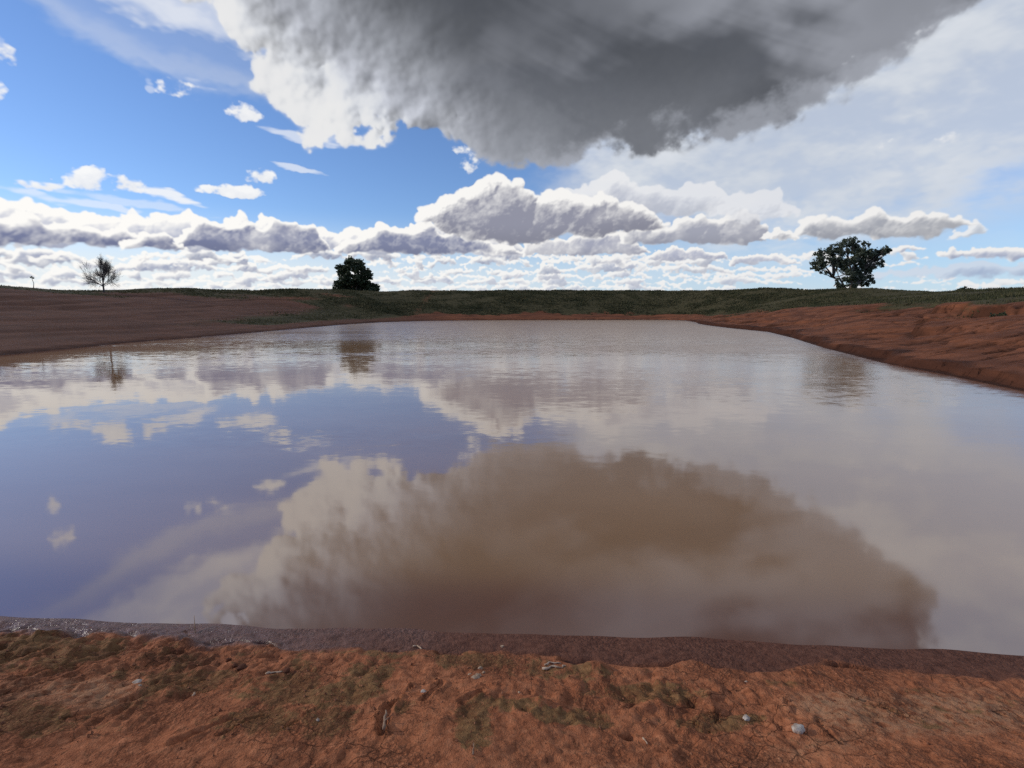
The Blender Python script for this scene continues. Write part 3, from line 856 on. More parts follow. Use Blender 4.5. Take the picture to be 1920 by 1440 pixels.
    A['groove'] = A.get('groove', 0 * z) + np.clip(cut, 0, 1) ** 1.3 * 1.9 * np.clip(.55 + .6 * fbm(xs, ys, .9, .9, 3, 25.3), 0, 1.2) + right * (rill ** 2.4 * 1.9 + rill2 ** 2.2 * 1.5) * span * (.3 + .7 * patch) * (dd > 1)
    A['hollow_shade'] = A.get('hollow_shade', 0 * z)
    A['near'] = near
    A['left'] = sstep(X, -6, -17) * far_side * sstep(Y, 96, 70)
    return X, Y, z, d, A


def sheet(name, xs, ys, fine, keep, mat):
    X, Y, z, d, A = heights(xs, ys, fine)
    h, w = X.shape
    me = bpy.data.meshes.new(name)
    idx = np.arange(h * w, dtype=np.int32).reshape(h, w)
    q = np.stack([idx[:-1, :-1], idx[:-1, 1:], idx[1:, 1:], idx[1:, :-1]], -1)
    q = q[keep(X, Y, d)]
    used = np.zeros(h * w, bool); used[q.ravel()] = True
    remap = np.cumsum(used).astype(np.int32) - 1
    co = np.stack([X.ravel()[used], Y.ravel()[used], z.ravel()[used]], -1).astype(np.float32)
    q = remap[q]
    n = len(q)
    me.vertices.add(len(co)); me.vertices.foreach_set('co', co.ravel())
    me.loops.add(n * 4); me.loops.foreach_set('vertex_index', q.ravel())
    me.polygons.add(n)
    me.polygons.foreach_set('loop_start', np.arange(0, n * 4, 4, dtype=np.int32))
    me.polygons.foreach_set('use_smooth', np.ones(n, bool))
    for k in ('wet', 'green', 'moss', 'pale', 'groove', 'hollow_shade', 'near', 'left'):
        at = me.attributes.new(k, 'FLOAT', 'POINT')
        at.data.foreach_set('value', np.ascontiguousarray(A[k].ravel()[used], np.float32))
    me.update(calc_edges=True)
    me.materials.append(mat)
    o = bpy.data.objects.new(name, me)
    COL.objects.link(o)
    o['kind'] = 'structure'
    return o, (X, Y, z, d, A)


def material(name):
    m = bpy.data.materials.new(name)
    m.use_nodes = True
    nt = m.node_tree
    nt.nodes.clear()
    g = G(nt)
    p = g.node('ShaderNodeBsdfPrincipled')
    out = g.node('ShaderNodeOutputMaterial')
    nt.links.new(p.outputs[0], out.inputs[0])
    return m, g, p


def soil_material():
    m, g, p = material('red_soil')
    at = lambda k: S(g, g.node('ShaderNodeAttribute', attribute_name=k).outputs['Fac'])
    pos = S(g, g.node('ShaderNodeNewGeometry').outputs['Position'])
    big = g.noise(pos, .35, 4, .55); med = g.noise(pos, 2.6, 5, .6); fine = g.noise(pos, 26., 4, .65); grit = g.noise(pos, 150., 2, .6); scuff = g.noise(g.mad(pos, (30., 14., 20.), (0, 0, 0)), 1.0, 5, .6); crumb = g.vor(g.mad(g.noise(pos, 40., 2, .5, color=True), (.012, .012, .012), pos), 52., 1.0, .5); cmask = g.step(g.noise(pos, 2.1, 4, .65), .44, .60)
    streak = g.noise(g.mad(pos, (.12, .30, 3.0), (0, 0, 0)), 1.4, 5, .65)
    near = at('near'); wet = at('wet'); green = at('green'); moss = at('moss'); pale = at('pale'); groove = at('groove'); hollow_shade = at('hollow_shade')
    red = g.mix(g.step(med * .6 + big * .4, .36, .64), RED_A, RED_B)
    red = g.mix(g.step(fine, .42, .70) * .45, red, RED_C)
    red = g.mix(g.step(fine, .50, .30) * .40, red, RED_D)
    # far slopes: streaked with old water levels
    slope = g.mix(g.step(streak, .34, .66), FAR_A, FAR_B)
    slope = g.mix(g.step(fine * .4 + med * .6, .52, .72) * .5, slope, FAR_C)
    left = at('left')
    dull = g.mix(g.step(streak * .75 + med * .25, .40, .60), LEFT_SHADE_A, LEFT_SHADE_B)  # left bank: cloud and slope shade put into a darker soil colour
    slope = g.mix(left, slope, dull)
    col = g.mix(near, slope, red)
    col = g.mix(pale * g.step(fine, .3, .6) * .8, col, PALE)
    mossc = g.mix(g.step(fine * .6 + med * .4, .38, .62), MOSS_A, MOSS_B)
    speck = g.noise(g.mad(pos, (46., 30., 40.), (0, 0, 0)), 1.0, 3, .65)
    col = g.mix(g.step(moss + (fine - .5) * 1.7 + (speck - .5) * 1.8, .22, .85) * .80, col, mossc)
    col = g.mix(g.step(speck, .56, .70) * near * .45, col, DEEP)
    col = g.mix(g.step(scuff, .605, .66) * near * .65, col, RED_D)
    col = g.mix(g.step(crumb, .46, .70) * cmask * near * .60, col, RED_D)
    col = g.mix(g.step(grit, .60, .72) * near * .5, col, DEEP)
    col = g.mix(g.step(speck, .44, .30) * near * .30, col, RED_C)
    grn = g.mix(g.step(med, .36, .64), GREEN_A, GREEN_B)
    grn = g.mix(g.step(fine, .52, .70) * .5, grn, GREEN_C)
    col = g.mix(g.step(green + (med - .5) * 1.0 + (fine - .5) * .5, .18, .72), col, grn)
    ers = g.noise(g.mad(pos, (.42, 2.1, 1.0), (0, 0, 0)), 1.0, 5, .62); ers2 = g.noise(g.mad(pos, (1.1, 5.0, 1.0), (5, 0, 0)), 1.0, 4, .62)
    bank = (1.0 - near) * (1.0 - left) * (1.0 - green).clamp() * g.step(big * .5 + med * .5, .40, .56)
    nick = g.step(ers, .585, .63) * .8 + g.step(ers2, .60, .65) * .6
    col = g.mix((bank * nick).clamp() * .75, col, DEEP)
    crk = g.vor(g.mad(g.noise(pos, 14., 3, .6, color=True), (.05, .05, .05), pos), 9.0, 0.0, .5, feature='DISTANCE_TO_EDGE')
    crk = g.step(crk, .022, .004) * near * g.step(g.noise(pos, 1.7, 3, .6), .50, .60)
    col = g.mix(crk * .65, col, DEEP)
    col = g.mix((groove * (.86 - near * .42)).clamp() * .94, col, DEEP)  # shading of gullies, headcuts and grooves painted into the colour
    col = g.mix(hollow_shade * .30, col, DEEP)  # shadow under the lip and in hollows painted into the soil
    col = g.mix((grit - .5).abs() * .5, col, PALE)
    col = g.mix(wet * .93, col, g.mix(near, g.mix(g.step(fine, .35, .65), (.058, .022, .013, 1), (.040, .016, .010, 1)), g.mix(g.step(fine, .35, .65), WET_A, WET_B)))
    g.put(p.inputs['Base Color'], col)
    px_ = g.sep(pos)[0]
    film = wet * near * g.step(px_ + (med - .5) * 1.6, 0.4, -1.9, o0=.06)
    rough = 0.92 - film * (g.step(g.noise(pos, 9., 4, .6), .40, .62) * .25 + .45)
    g.put(p.inputs['Roughness'], rough)
    g.put(p.inputs['Specular IOR Level'], 0.09 + film * .50)
    hgt = fine * .008 + grit * .006 + med * .016 + speck * .009 * near - g.step(scuff, .58, .68) * .006 * near - crumb * cmask * .012 * near - crk * .008 - (bank * nick).clamp() * .10
    b = g.node('ShaderNodeBump')
    b.inputs['Strength'].default_value = .75
    b.inputs['Distance'].default_value = 1.0
    g.put(b.inputs['Height'], hgt)
    g.t.links.new(b.outputs[0], p.inputs['Normal'])
    return m


RED_A = (.420, .146, .064, 1); RED_B = (.335, .110, .048, 1); RED_C = (.54, .225, .112, 1); RED_D = (.140, .045, .021, 1)
FAR_A = (.240, .082, .038, 1); FAR_B = (.125, .045, .025, 1); FAR_C = (.26, .105, .055, 1)
LEFT_SHADE_A = (.098, .045, .029, 1); LEFT_SHADE_B = (.140, .062, .038, 1)
PALE = (.40, .22, .12, 1); MOSS_A = (.105, .058, .021, 1); MOSS_B = (.215, .130, .052, 1)
GREEN_A = (.044, .042, .019, 1); GREEN_B = (.074, .064, .029, 1); GREEN_C = (.13, .10, .046, 1)
DEEP = (.060, .021, .011, 1); WET_A = (.165, .072, .047, 1); WET_B = (.098, .040, .027, 1)

soil = soil_material()


def axis(*runs):
    """sample positions: (from, to, step) runs joined"""
    out = []
    for a, b, st in runs:
        n = max(1, int(round((b - a) / st)))
        out += list(a + (b - a) * np.arange(n) / n)
    out.append(runs[-1][1])
    return np.array(out)


PX0, PX1, PY0, PY1 = -5.6, 5.6, 0.5, 3.7          # the finely modelled strip underfoot
xs = axis((-2600, -500, 300), (-500, -120, 40), (-120, -76, 4), (-76, -19, .30), (-19, -6, .5), (-6, 6, .25), (6, 9, .25), (9, 46, .125), (46, 78, .45), (78, 130, 4), (130, 500, 40), (500, 2600, 300))
ys = axis((-600, -60, 60), (-60, -4, 4), (-4, 3.9, .22), (3.9, 32, .13), (32, 62, .2), (62, 124, .3), (124, 170, 3), (170, 560, 40), (560, 3000, 300))


def keep_main(X, Y, d):
    xc = (X[:-1, :-1] + X[1:, 1:]) / 2; yc = (Y[:-1, :-1] + Y[1:, 1:]) / 2
    dc = np.maximum.reduce([d[:-1, :-1], d[1:, :-1], d[:-1, 1:], d[1:, 1:]])
    m = dc > -1.0
    m &= ~((xc > PX0 + .5) & (xc < PX1 - .5) & (yc > PY0 + .4) & (yc < PY1 + 1.5))
    return m


def keep_near(X, Y, d):
    return (d[:-1, :-1] > -.55)


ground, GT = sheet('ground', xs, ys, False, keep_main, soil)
# where the coarse sheet runs under the fine one it is let down a little
co = np.empty(len(ground.data.vertices) * 3, np.float32); ground.data.vertices.foreach_get('co', co); co = co.reshape(-1, 3)
inn = np.minimum.reduce([co[:, 0] - PX0, PX1 - co[:, 0], co[:, 1] - PY0, PY1 + 3.0 - co[:, 1]])
co[:, 2] -= .09 * sstep(inn, .0, .25)
ground.data.vertices.foreach_set('co', co.ravel()); ground.data.update()
strip, NT = sheet('ground_near_shore', axis((PX0, PX1, .0092)), axis((PY0, PY1, .0085)), True, keep_near, soil)


def height_at(x, y):
    """ground level from the built sheets"""
    if PX0 < x < PX1 and PY0 < y < PY1:
        X, Y, z = NT[0], NT[1], NT[2]
    else:
        X, Y, z = GT[0], GT[1], GT[2]
    i = min(max(np.searchsorted(X[0], x) - 1, 0), X.shape[1] - 2); j = min(max(np.searchsorted(Y[:, 0], y) - 1, 0), X.shape[0] - 2)
    u = (x - X[0, i]) / (X[0, i + 1] - X[0, i]); v = (y - Y[j, 0]) / (Y[j + 1, 0] - Y[j, 0])
    return float((z[j, i] * (1 - u) + z[j, i + 1] * u) * (1 - v) + (z[j + 1, i] * (1 - u) + z[j + 1, i + 1] * u) * v)


# ------------------------------------------------------------------ water
def water_material():
    m, g, p = material('muddy_water')
    pos = S(g, g.node('ShaderNodeNewGeometry').outputs['Position'])
    nrm = S(g, g.node('ShaderNodeNewGeometry').outputs['Normal'])
    x, y, z = g.sep(pos)
    # breeze: rough beyond the middle and to the right, glassy on the near left
    gust = g.noise(g.mad(pos, (.05, .16, 0), (3, 9, 0)), 1.0, 3, .5)
    rough = g.step(y + x * .6 + (gust - .5) * 50.0, 4.0, 42.0) * 1.0 + g.step(gust, .52, .66) * .25 + .08
    rough = rough * g.step(y, 1.5, 9.0, o0=.25) + g.step(y + x * 1.4 + (gust - .5) * 26.0, 24.0, 70.0) * .65
    def slope(sx, sy, off, det):
        c = g.noise(g.mad(pos, (sx, sy, 1.0), off), 1.0, det, .5, color=True)
        return g.vadd(c, (.5, .5, .5), 'SUBTRACT')
    a = slope(1.1, 2.6, (0, 0, 0), 2.0)
    b = slope(4.5, 9.0, (7, 3, 1), 2.0)
    c = slope(.35, .9, (2, 8, 5), 1.0)
    sl = g.vadd(g.vadd(a, g.vec(.05, .11, 0), 'MULTIPLY'), g.vadd(b, g.vec(.07, .17, 0), 'MULTIPLY'))
    k = g.vec(rough, rough, 0.0)
    sl = g.vadd(g.vadd(sl, k, 'MULTIPLY'), g.vadd(c, g.vec(.004, .010, 0), 'MULTIPLY'))
    n = g.node('ShaderNodeVectorMath', operation='NORMALIZE')
    g.put(n.inputs[0], g.vadd(nrm, sl))
    g.t.links.new(n.outputs[0], p.inputs['Normal'])
    silt = g.noise(g.mad(pos, (.25, .6, 0), (0, 0, 0)), 1.0, 4, .5)
    body = g.mix(g.step(silt, .35, .65), (.300, .147, .056, 1), (.345, .174, .070, 1))
    sh = S(g, g.node('ShaderNodeAttribute', attribute_name='shallow').outputs['Fac'])
    body = g.mix(g.step(sh + (silt - .5) * .4, .10, .95) * .95, body, (.160, .056, .026, 1))
    g.put(p.inputs['Base Color'], body)
    g.put(p.inputs['Roughness'], g.step(y + x * .9 + (gust - .5) * 16.0, -3.0, 58.0) * .26 + .035 + g.step(gust, .54, .66) * .04 * g.step(y, 4.0, 14.0))
    p.inputs['IOR'].default_value = 3.0
    return m


me = bpy.data.meshes.new('water')
wx = axis((-24, -6, 1.0), (-6, 6, .2), (6, 32, 1.0)); wy = axis((1.8, 5, .08), (5, 95, 1.5))
nwx, nwy = len(wx), len(wy)
vv = [(x, y, 0.0) for y in wy for x in wx]
ff = [(j * nwx + i, j * nwx + i + 1, (j + 1) * nwx + i + 1, (j + 1) * nwx + i) for j in range(nwy - 1) for i in range(nwx - 1)]
me.from_pydata(vv, [], ff)
WX, WY = np.meshgrid(wx, wy)
at_ = me.attributes.new('shallow', 'FLOAT', 'POINT')
at_.data.foreach_set('value', np.ascontiguousarray(sstep(-shore_dist(WX, WY)[0], 1.2, -.05).ravel(), np.float32))
me.materials.append(water_material())
water = bpy.data.objects.new('water', me)
COL.objects.link(water)
water['kind'] = 'structure'

# ------------------------------------------------------------------ helpers for things
def link(name, me, mats, parent=None):
    for m in mats: me.materials.append(m)
    o = bpy.data.objects.new(name, me)
    COL.objects.link(o)
    if parent is not None: o.parent = parent
    return o


def empty(name, loc):
    o = bpy.data.objects.new(name, None)
    o.empty_display_size = .3
    COL.objects.link(o)
    o.location = loc
    return o


def tag(o, label, cat, group=None, kind=None):
    o['label'] = label; o['category'] = cat
    if group: o['group'] = group
    if kind: o['kind'] = kind
    return o


def mesh_from(name, V, F, smooth=False):
    me = bpy.data.meshes.new(name)
    me.from_pydata([tuple(v) for v in V], [], F)
    if smooth: me.polygons.foreach_set('use_smooth', np.ones(len(me.polygons), bool))
    me.update()
    return me


def tube(V, F, pts, radii, sides=6, cap=True):
    """a tapered tube along points"""
    n0 = len(V)
    prev = None
    for i, (p, r) in enumerate(zip(pts, radii)):
        t = (pts[min(i + 1, len(pts) - 1)] - pts[max(i - 1, 0)]).normalized()
        up = Vector((0, 0, 1)) if abs(t.z) < .9 else Vector((1, 0, 0))
        if prev is not None:
            b = (prev - t * prev.dot(t))
            b = b.normalized() if b.length > 1e-6 else t.cross(up).normalized()
        else:
            b = t.cross(up).normalized()
        c = t.cross(b)
        prev = b
        for k in range(sides):
            q = 2 * math.pi * k / sides
            V.append(p + (b * math.cos(q) + c * math.sin(q)) * r)
    for i in range(len(pts) - 1):
        for k in range(sides):
            k2 = (k + 1) % sides
            F.append((n0 + i * sides + k, n0 + i * sides + k2, n0 + (i + 1) * sides + k2, n0 + (i + 1) * sides + k))
    if cap:
        F.append(tuple(n0 + (len(pts) - 1) * sides + k for k in range(sides)))
        F.append(tuple(n0 + k for k in reversed(range(sides))))


def plain(name, cols, scale, rough=.9, bump=.01, spec=.2, translucent=0.0):
    m, g, p = material(name)
    pos = S(g, g.node('ShaderNodeNewGeometry').outputs['Position'])
    n = g.noise(pos, scale, 4, .6)
    g.put(p.inputs['Base Color'], g.mix(g.step(n, .34, .66), cols[0], cols[1]))
    p.inputs['Roughness'].default_value = rough
    p.inputs['Specular IOR Level'].default_value = spec
    if bump:
        b = g.node('ShaderNodeBump'); b.inputs['Distance'].default_value = bump
        g.put(b.inputs['Height'], g.noise(pos, scale * 3, 3, .6)); g.t.links.new(b.outputs[0], p.inputs['Normal'])
    if translucent:
        tr = g.node('ShaderNodeBsdfTranslucent'); g.put(tr.inputs[0], tuple(c * 1.2 for c in cols[1][:3]) + (1,))
        mx = g.node('ShaderNodeMixShader'); mx.inputs[0].default_value = translucent
        g.t.links.new(p.outputs[0], mx.inputs[1]); g.t.links.new(tr.outputs[0], mx.inputs[2])
        out = [q for q in g.t.nodes if q.type == 'OUTPUT_MATERIAL'][0]
        g.t.links.new(mx.outputs[0], out.inputs[0])
    return m


BARK = plain('grey_bark', [(.11, .085, .07, 1), (.20, .165, .14, 1)], 3.0, .9, .02)
BARK_DARK = plain('dark_bark', [(.05, .04, .034, 1), (.09, .075, .062, 1)], 3.0, .9, .02)
TWIG = plain('bare_twig_bark', [(.075, .06, .055, 1), (.12, .10, .09, 1)], 2.0, .9, .01)
LEAF = plain('gum_leaf', [(.055, .070, .042, 1), (.105, .120, .075, 1)], .9, .5, 0, .4, .25)
LEAF_DARK = plain('dark_leaf', [(.030, .042, .020, 1), (.060, .075, .034, 1)], .9, .55, 0, .35, .18)
SCRUB = plain('scrub_leaf', [(.035, .042, .018, 1), (.060, .066, .028, 1)], .9, .7, 0, .3, .1)
GRASS = plain('bank_grass', [(.044, .048, .020, 1), (.100, .086, .040, 1)], .35, .8, 0, .2, .12)


def leaves(rg, clumps, size, per, droop=.5, aspect=.38):
    """leaf sprays: narrow hanging leaves through the volume of each clump"""
    V, F = [], []
    for (cx, cy, cz, r) in clumps:
        n = int(per * r * r)
        # several sub-sprays make the clump uneven
        subs = []
        for _ in range(max(5, int(7 + 9 * r))):
            d = Vector((rg.gauss(0, 1), rg.gauss(0, 1), rg.gauss(0, 1))).normalized()
            subs.append((Vector((cx, cy, cz)) + d * r * rg.uniform(.1, .95), r * rg.uniform(.2, .46)))
        for _ in range(n):
            c, sr = rg.choice(subs)
            d = Vector((rg.gauss(0, 1), rg.gauss(0, 1), rg.gauss(0, .8)))
            p = c + d.normalized() * sr * rg.random() ** .5
            L = size * rg.uniform(.6, 1.4)
            ax = Vector((rg.gauss(0, 1), rg.gauss(0, 1), rg.gauss(-droop, .7))).normalized()
            sd = ax.cross(Vector((rg.gauss(0, 1), rg.gauss(0, 1), rg.gauss(0, 1)))).normalized() * L * aspect
            k = len(V)
            V += [p, p + ax * L * .5 + sd, p + ax * L, p + ax * L * .5 - sd]
            F.append((k, k + 1, k + 2, k + 3))
    return V, F


def limb(V, F, a, b, r0, r1, rg, bow=.12, n=6, sides=6):
    L = (b - a).length
    off = Vector((rg.gauss(0, 1), rg.gauss(0, 1), abs(rg.gauss(0, .6)))) * L * bow
    pts = []
    for i in range(n + 1):
        t = i / n
        pts.append(a.lerp(b, t) + off * (4 * t * (1 - t)) * .5 + Vector((rg.gauss(0, 1), rg.gauss(0, 1), rg.gauss(0, 1))) * L * .012 * (0 < i < n))
    tube(V, F, pts, [r0 + (r1 - r0) * (i / n) ** .8 for i in range(n + 1)], sides)
    return pts


def ray_at(px, py, Y):
    """point of the photograph's ray at the distance Y ahead"""
    x, u, f = px - 960.0, 720.0 - py, FOC
    c, s = math.cos(PITCH), math.sin(PITCH)
    k = Y / (f * c + u * s)
    return Vector((x * k, Y, CAM_Z + (u * c - f * s) * k))


def crowned_tree(name, base, Y, clumps, seed, leafmat, barkmat, trunk_r, forks, size, per, depth, label, hub, droop=.5):
    """clumps: crown masses as seen (px, py, r px); each gets its own depth; limbs run to them from the forks"""
    rg = random.Random(seed)
    root = empty(name, base)
    tag(root, label, 'tree')
    k = Y / FOC
    C = []
    for px, py, r in clumps:
        p = ray_at(px, py, Y) - base
        dy = rg.uniform(-1, 1) * depth * max(.25, 1 - .12 * abs(p.x))
        p.x += (p.x + base.x) * dy / Y
        p.z += (p.z + base.z - CAM_Z) * dy / Y
        p.y += dy
        C.append((p.x, p.y, p.z, r * k * 1.2))
    V, F = leaves(rg, C, size, per, droop)
    link('crown', mesh_from('crown', V, F), [leafmat], root)
    V, F = [], []
    stems = []
    for (fx, fy, fz, fr) in forks:
        a = Vector((rg.uniform(-.1, .1) * trunk_r, rg.uniform(-.1, .1) * trunk_r, -.5))
        b = Vector((fx, fy, fz))
        stems.append((limb(V, F, a, b, trunk_r * fr, trunk_r * fr * .55, rg, .06, 7, 8), trunk_r * fr * .55))
    tv, tf = V, F
    link('trunk', mesh_from('trunk', tv, tf, True), [barkmat], root)
    V, F = [], []
    for (x, y, z, r) in C:
        c = Vector((x, y, z))
        pts, rr = min(stems, key=lambda s: min((q - c).length for q in s[0][3:]))
        cand = [q for q in pts[2:] if q.z < c.z + .3] or pts[2:3]
        a = min(cand, key=lambda q: (q - c).length)
        p = limb(V, F, a, c, min(rr, .05 + .022 * (c - a).length + .02 * r), .03, rg, .14, 6, 5)
        for _ in range(4):
            d = Vector((rg.gauss(0, 1), rg.gauss(0, 1), rg.gauss(.2, .8))).normalized()
            limb(V, F, p[rg.randrange(3, 6)], c + d * r * .8, .03, .012, rg, .1, 3, 4)
    link('branches', mesh_from('branches', V, F, True), [barkmat], root)
    return root


# spreading gum on the right-hand crest
def crop4(cx, cy, r): return (1480 + cx / 8.0, 430 + cy / 8.0, r / 8.0)


CR = [crop4(*q) for q in [(430, 440, 95), (470, 350, 55), (500, 520, 70), (600, 300, 62), (650, 380, 80), (690, 285, 60), (770, 250, 60), (780, 360, 75), (830, 170, 45), (900, 200, 60), (960, 170, 55), (1000, 240, 75), (930, 300, 70),
                          (1060, 330, 95), (1150, 330, 75), (1120, 205, 34), (1190, 225, 28), (1250, 345, 55), (1320, 335, 50), (1390, 315, 45), (1450, 300, 40), (1500, 310, 30), (1440, 350, 34), (1410, 330, 50), (1340, 365, 48), (1470, 320, 36), (1290, 420, 50), (1220, 430, 60), (1400, 480, 38), (1400, 545, 26), (1340, 500, 34), (1280, 560, 40), (1300, 430, 40),
                          (380, 570, 48), (440, 590, 34), (475, 640, 24), (545, 640, 24), (640, 480, 60), (720, 490, 80), (830, 480, 70), (850, 580, 70), (760, 560, 50), (960, 450, 75), (1000, 560, 75), (1090, 460, 80), (1120, 560, 80), (1180, 620, 55), (1050, 640, 75),
                          (900, 680, 75), (970, 720, 70), (1090, 720, 70), (1180, 700, 55), (1230, 760, 42), (1260, 790, 26), (1160, 810, 50), (1060, 790, 60), (900, 780, 70), (960, 850, 45), (740, 840, 50), (790, 850, 40), (730, 750, 28), (820, 730, 34), (700, 600, 24)]]
Yg = 94.0
bx = ray_at(1594, 543, Yg)
base = Vector((bx.x, Yg, height_at(bx.x, Yg) - .1))
crowned_tree('gum_tree', base, Yg, CR, 41, LEAF, BARK, .42, [(-1.7, .3, 2.6, .7), (-.2, -.4, 3.2, .9), (.5, .5, 3.8, .9), (1.3, -.2, 2.7, .7), (-3.0, .2, 3.0, .55), (2.6, .3, 4.2, .6)], .28, 470, 3.4,
             'spreading gum tree with forked limbs and gaps in its crown on the right crest', None, .8)


def crop2(cx, cy, r): return (560 + cx / 8.0, 460 + cy / 8.0, r / 8.0)


CM = [crop2(*q) for q in [(820, 270, 90), (760, 250, 50), (890, 270, 70), (720, 330, 60), (640, 350, 70), (610, 400, 50), (690, 400, 45), (900, 340, 80), (960, 380, 60), (830, 370, 45), (1040, 420, 65), (1060, 470, 45), (980, 450, 45), (760, 430, 45), (640, 480, 60), (700, 500, 70),
                          (850, 480, 75), (930, 520, 70), (780, 540, 80), (640, 560, 65), (570, 570, 50), (550, 630, 40), (610, 640, 50), (700, 620, 80), (820, 620, 95), (930, 620, 95), (1030, 580, 70), (1100, 600, 60), (1150, 620, 50), (1180, 650, 40), (1060, 660, 70), (760, 690, 70), (900, 700, 80), (1010, 540, 50), (560, 680, 40), (640, 700, 50), (1130, 690, 60)]]
Ym = 122.0
bm_ = ray_at(668, 550, Ym)
base = Vector((bm_.x, Ym, height_at(bm_.x, Ym) - .1))
crowned_tree('round_tree', base, Ym, CM, 52, LEAF_DARK, BARK_DARK, .34, [(-.9, .2, 3.2, .8), (.2, -.2, 3.8, .9), (1.1, .3, 3.0, .8), (-2.0, 0, 2.2, .6), (2.2, 0, 2.0, .6)], .40, 430, 3.2,
             'dense dark rounded tree growing behind the far crest of the dam', None, .5)


# leafless tree on the left bank
def bare_tree(name, base, height, seed, label):
    rg = random.Random(seed)
    root = empty(name, base)
    tag(root, label, 'tree')
    V, F = [], []
    BV, BF = [], []
    TV, TF = [], []

    def grow(p, d, L, r, lv):
        n = 5 if lv < 3 else 4
        pts = [p]
        q = p.copy(); dd = d.copy()
        for i in range(n):
            dd = (dd + Vector((rg.gauss(0, 1), rg.gauss(0, 1), rg.gauss(.22, .7))) * (.07 if lv < 2 else .13)).normalized()
            q = q + dd * L / n
            pts.append(q.copy())
        e = r * (.62 if lv < 4 else .35)
        rad = [r + (e - r) * i / n for i in range(n + 1)]
        if lv == 0: tube(V, F, pts, rad, 9)
        elif lv <= 2: tube(BV, BF, pts, rad, 6)
        else: tube(TV, TF, pts, rad, 3, False)
        if lv >= 5: return
        k = [2, 4, 5, 5, 5][lv]
        for c in range(k):
            t = rg.uniform(.45, 1.0) if c else 1.0
            a = pts[max(1, int(round(t * n)))]
            side = dd.cross(Vector((rg.gauss(0, 1), rg.gauss(0, 1), rg.gauss(0, 1)))).normalized()
            spread = [.55, .62, .6, .55, .6][lv] * rg.uniform(.6, 1.25) * (.45 if c == 0 else 1)
            nd = (dd + side * spread).normalized()
            grow(a, nd, L * rg.uniform(.62, .86), max(r * rg.uniform(.5, .66), .0045), lv + 1)

    b0 = Vector((0, 0, -.2))
    split = Vector((.02, 0, .95))
    tube(V, F, [b0, Vector((.03, 0, .25)), Vector((0, .02, .6)), split], [.20, .155, .14, .15], 10)
    h = height / 5.0
    for d, L, r, lv in [((-.30, .1, 1), 1.25, .085, 1), ((.28, -.1, 1), 1.3, .09, 1), ((.05, .2, 1), 1.2, .07, 1), ((-.95, -.1, .38), 1.45, .05, 1), ((.98, .1, .34), 1.5, .055, 1), ((-.7, .4, .75), 1.25, .05, 1), ((.7, -.4, .7), 1.3, .055, 1),
                        ((.25, .9, .6), 1.1, .045, 1), ((-.2, -.9, .6), 1.1, .045, 1), ((-1.0, .2, .12), 1.3, .035, 2), ((1.0, -.1, .15), 1.3, .035, 2)]:
        grow(split + Vector((0, 0, rg.uniform(-.35, .1))), Vector(d).normalized(), L * h, r, lv)
    for L_ in (V, BV, TV):
        for q in L_: q.x *= .68; q.y *= .68
    link('trunk', mesh_from('trunk', V, F, True), [TWIG], root)
    link('limbs', mesh_from('limbs', BV, BF, True), [TWIG], root)
    link('twigs', mesh_from('twigs', TV, TF), [TWIG], root)
    return root


Yb = 66.0
bb = ray_at(195, 550, Yb)
bare_tree('bare_tree', Vector((bb.x, Yb, height_at(bb.x, Yb) - .05)), 4.9, 7, 'leafless tree with fine upswept twigs on the left bank')

# small leaning sapling far left on the crest
Ys = 73.0
sb = ray_at(62, 536, Ys)
base = Vector((sb.x, Ys, height_at(sb.x, Ys) - .05))
root = tag(empty('sapling', base), 'tiny crooked sapling with a tuft on top at the far left crest', 'sapling')
rg = random.Random(3)
V, F = [], []
top = ray_at(60, 519, Ys) - base
tube(V, F, [Vector((.1, 0, -.1)), Vector((.20, 0, .22)), Vector((.02, 0, top.z * .45)), Vector((.14, 0, top.z * .7)), Vector((top.x - .12, 0, top.z))], [.10, .075, .05, .035, .025], 6)
tube(V, F, [Vector((.05, 0, .4)), Vector((.30, .1, .62)), Vector((.42, .1, .60))], [.03, .02, .012], 5)
link('trunk', mesh_from('trunk', V, F, True), [TWIG], root)
V, F = leaves(rg, [(top.x - .14, 0, top.z, .24), (top.x + .14, .05, top.z - .14, .18), (.40, .1, .58, .22), (.14, 0, .16, .30), (-.10, 0, .52, .14), (.02, 0, .75, .13), (.34, 0, .30, .16)], .12, 700, .3, .5)
link('crown', mesh_from('crown', V, F), [SCRUB], root)


# low scrub along the crest and on the right-hand bank
def shrub(px, py, rpx, flat, Y, seed, label, dens=300, mat=None, group=None):
    rg = random.Random(seed)
    p = ray_at(px, py, Y)
    z = height_at(p.x, Y)
    r = rpx * Y / FOC
    root = tag(empty('low_shrub', (p.x, Y, z - .05)), label, 'shrub', group)
    cl = []
    for i in range(5):
        t = rg.uniform(-1, 1)
        cl.append((t * r * .8, rg.uniform(-.4, .4) * r, flat * r * rg.uniform(.35, .7) * (1 - .5 * abs(t)), r * flat * rg.uniform(.45, .7)))
    V, F = leaves(rg, cl, max(.1, r * .20), dens / max(.02, (r * flat) ** 2) * 2.0, .1, .45)
    link('foliage', mesh_from('foliage', V, F), [mat or SCRUB], root)
    V, F = [], []
    for c in cl:
        for _ in range(2):
            limb(V, F, Vector((rg.uniform(-.1, .1) * r, 0, -.05)), Vector(c[:3]) + Vector((rg.uniform(-.3, .3) * r, 0, c[3] * .5)), .022, .008, rg, .1, 3, 4)
    link('stems', mesh_from('stems', V, F), [TWIG], root)
    return root


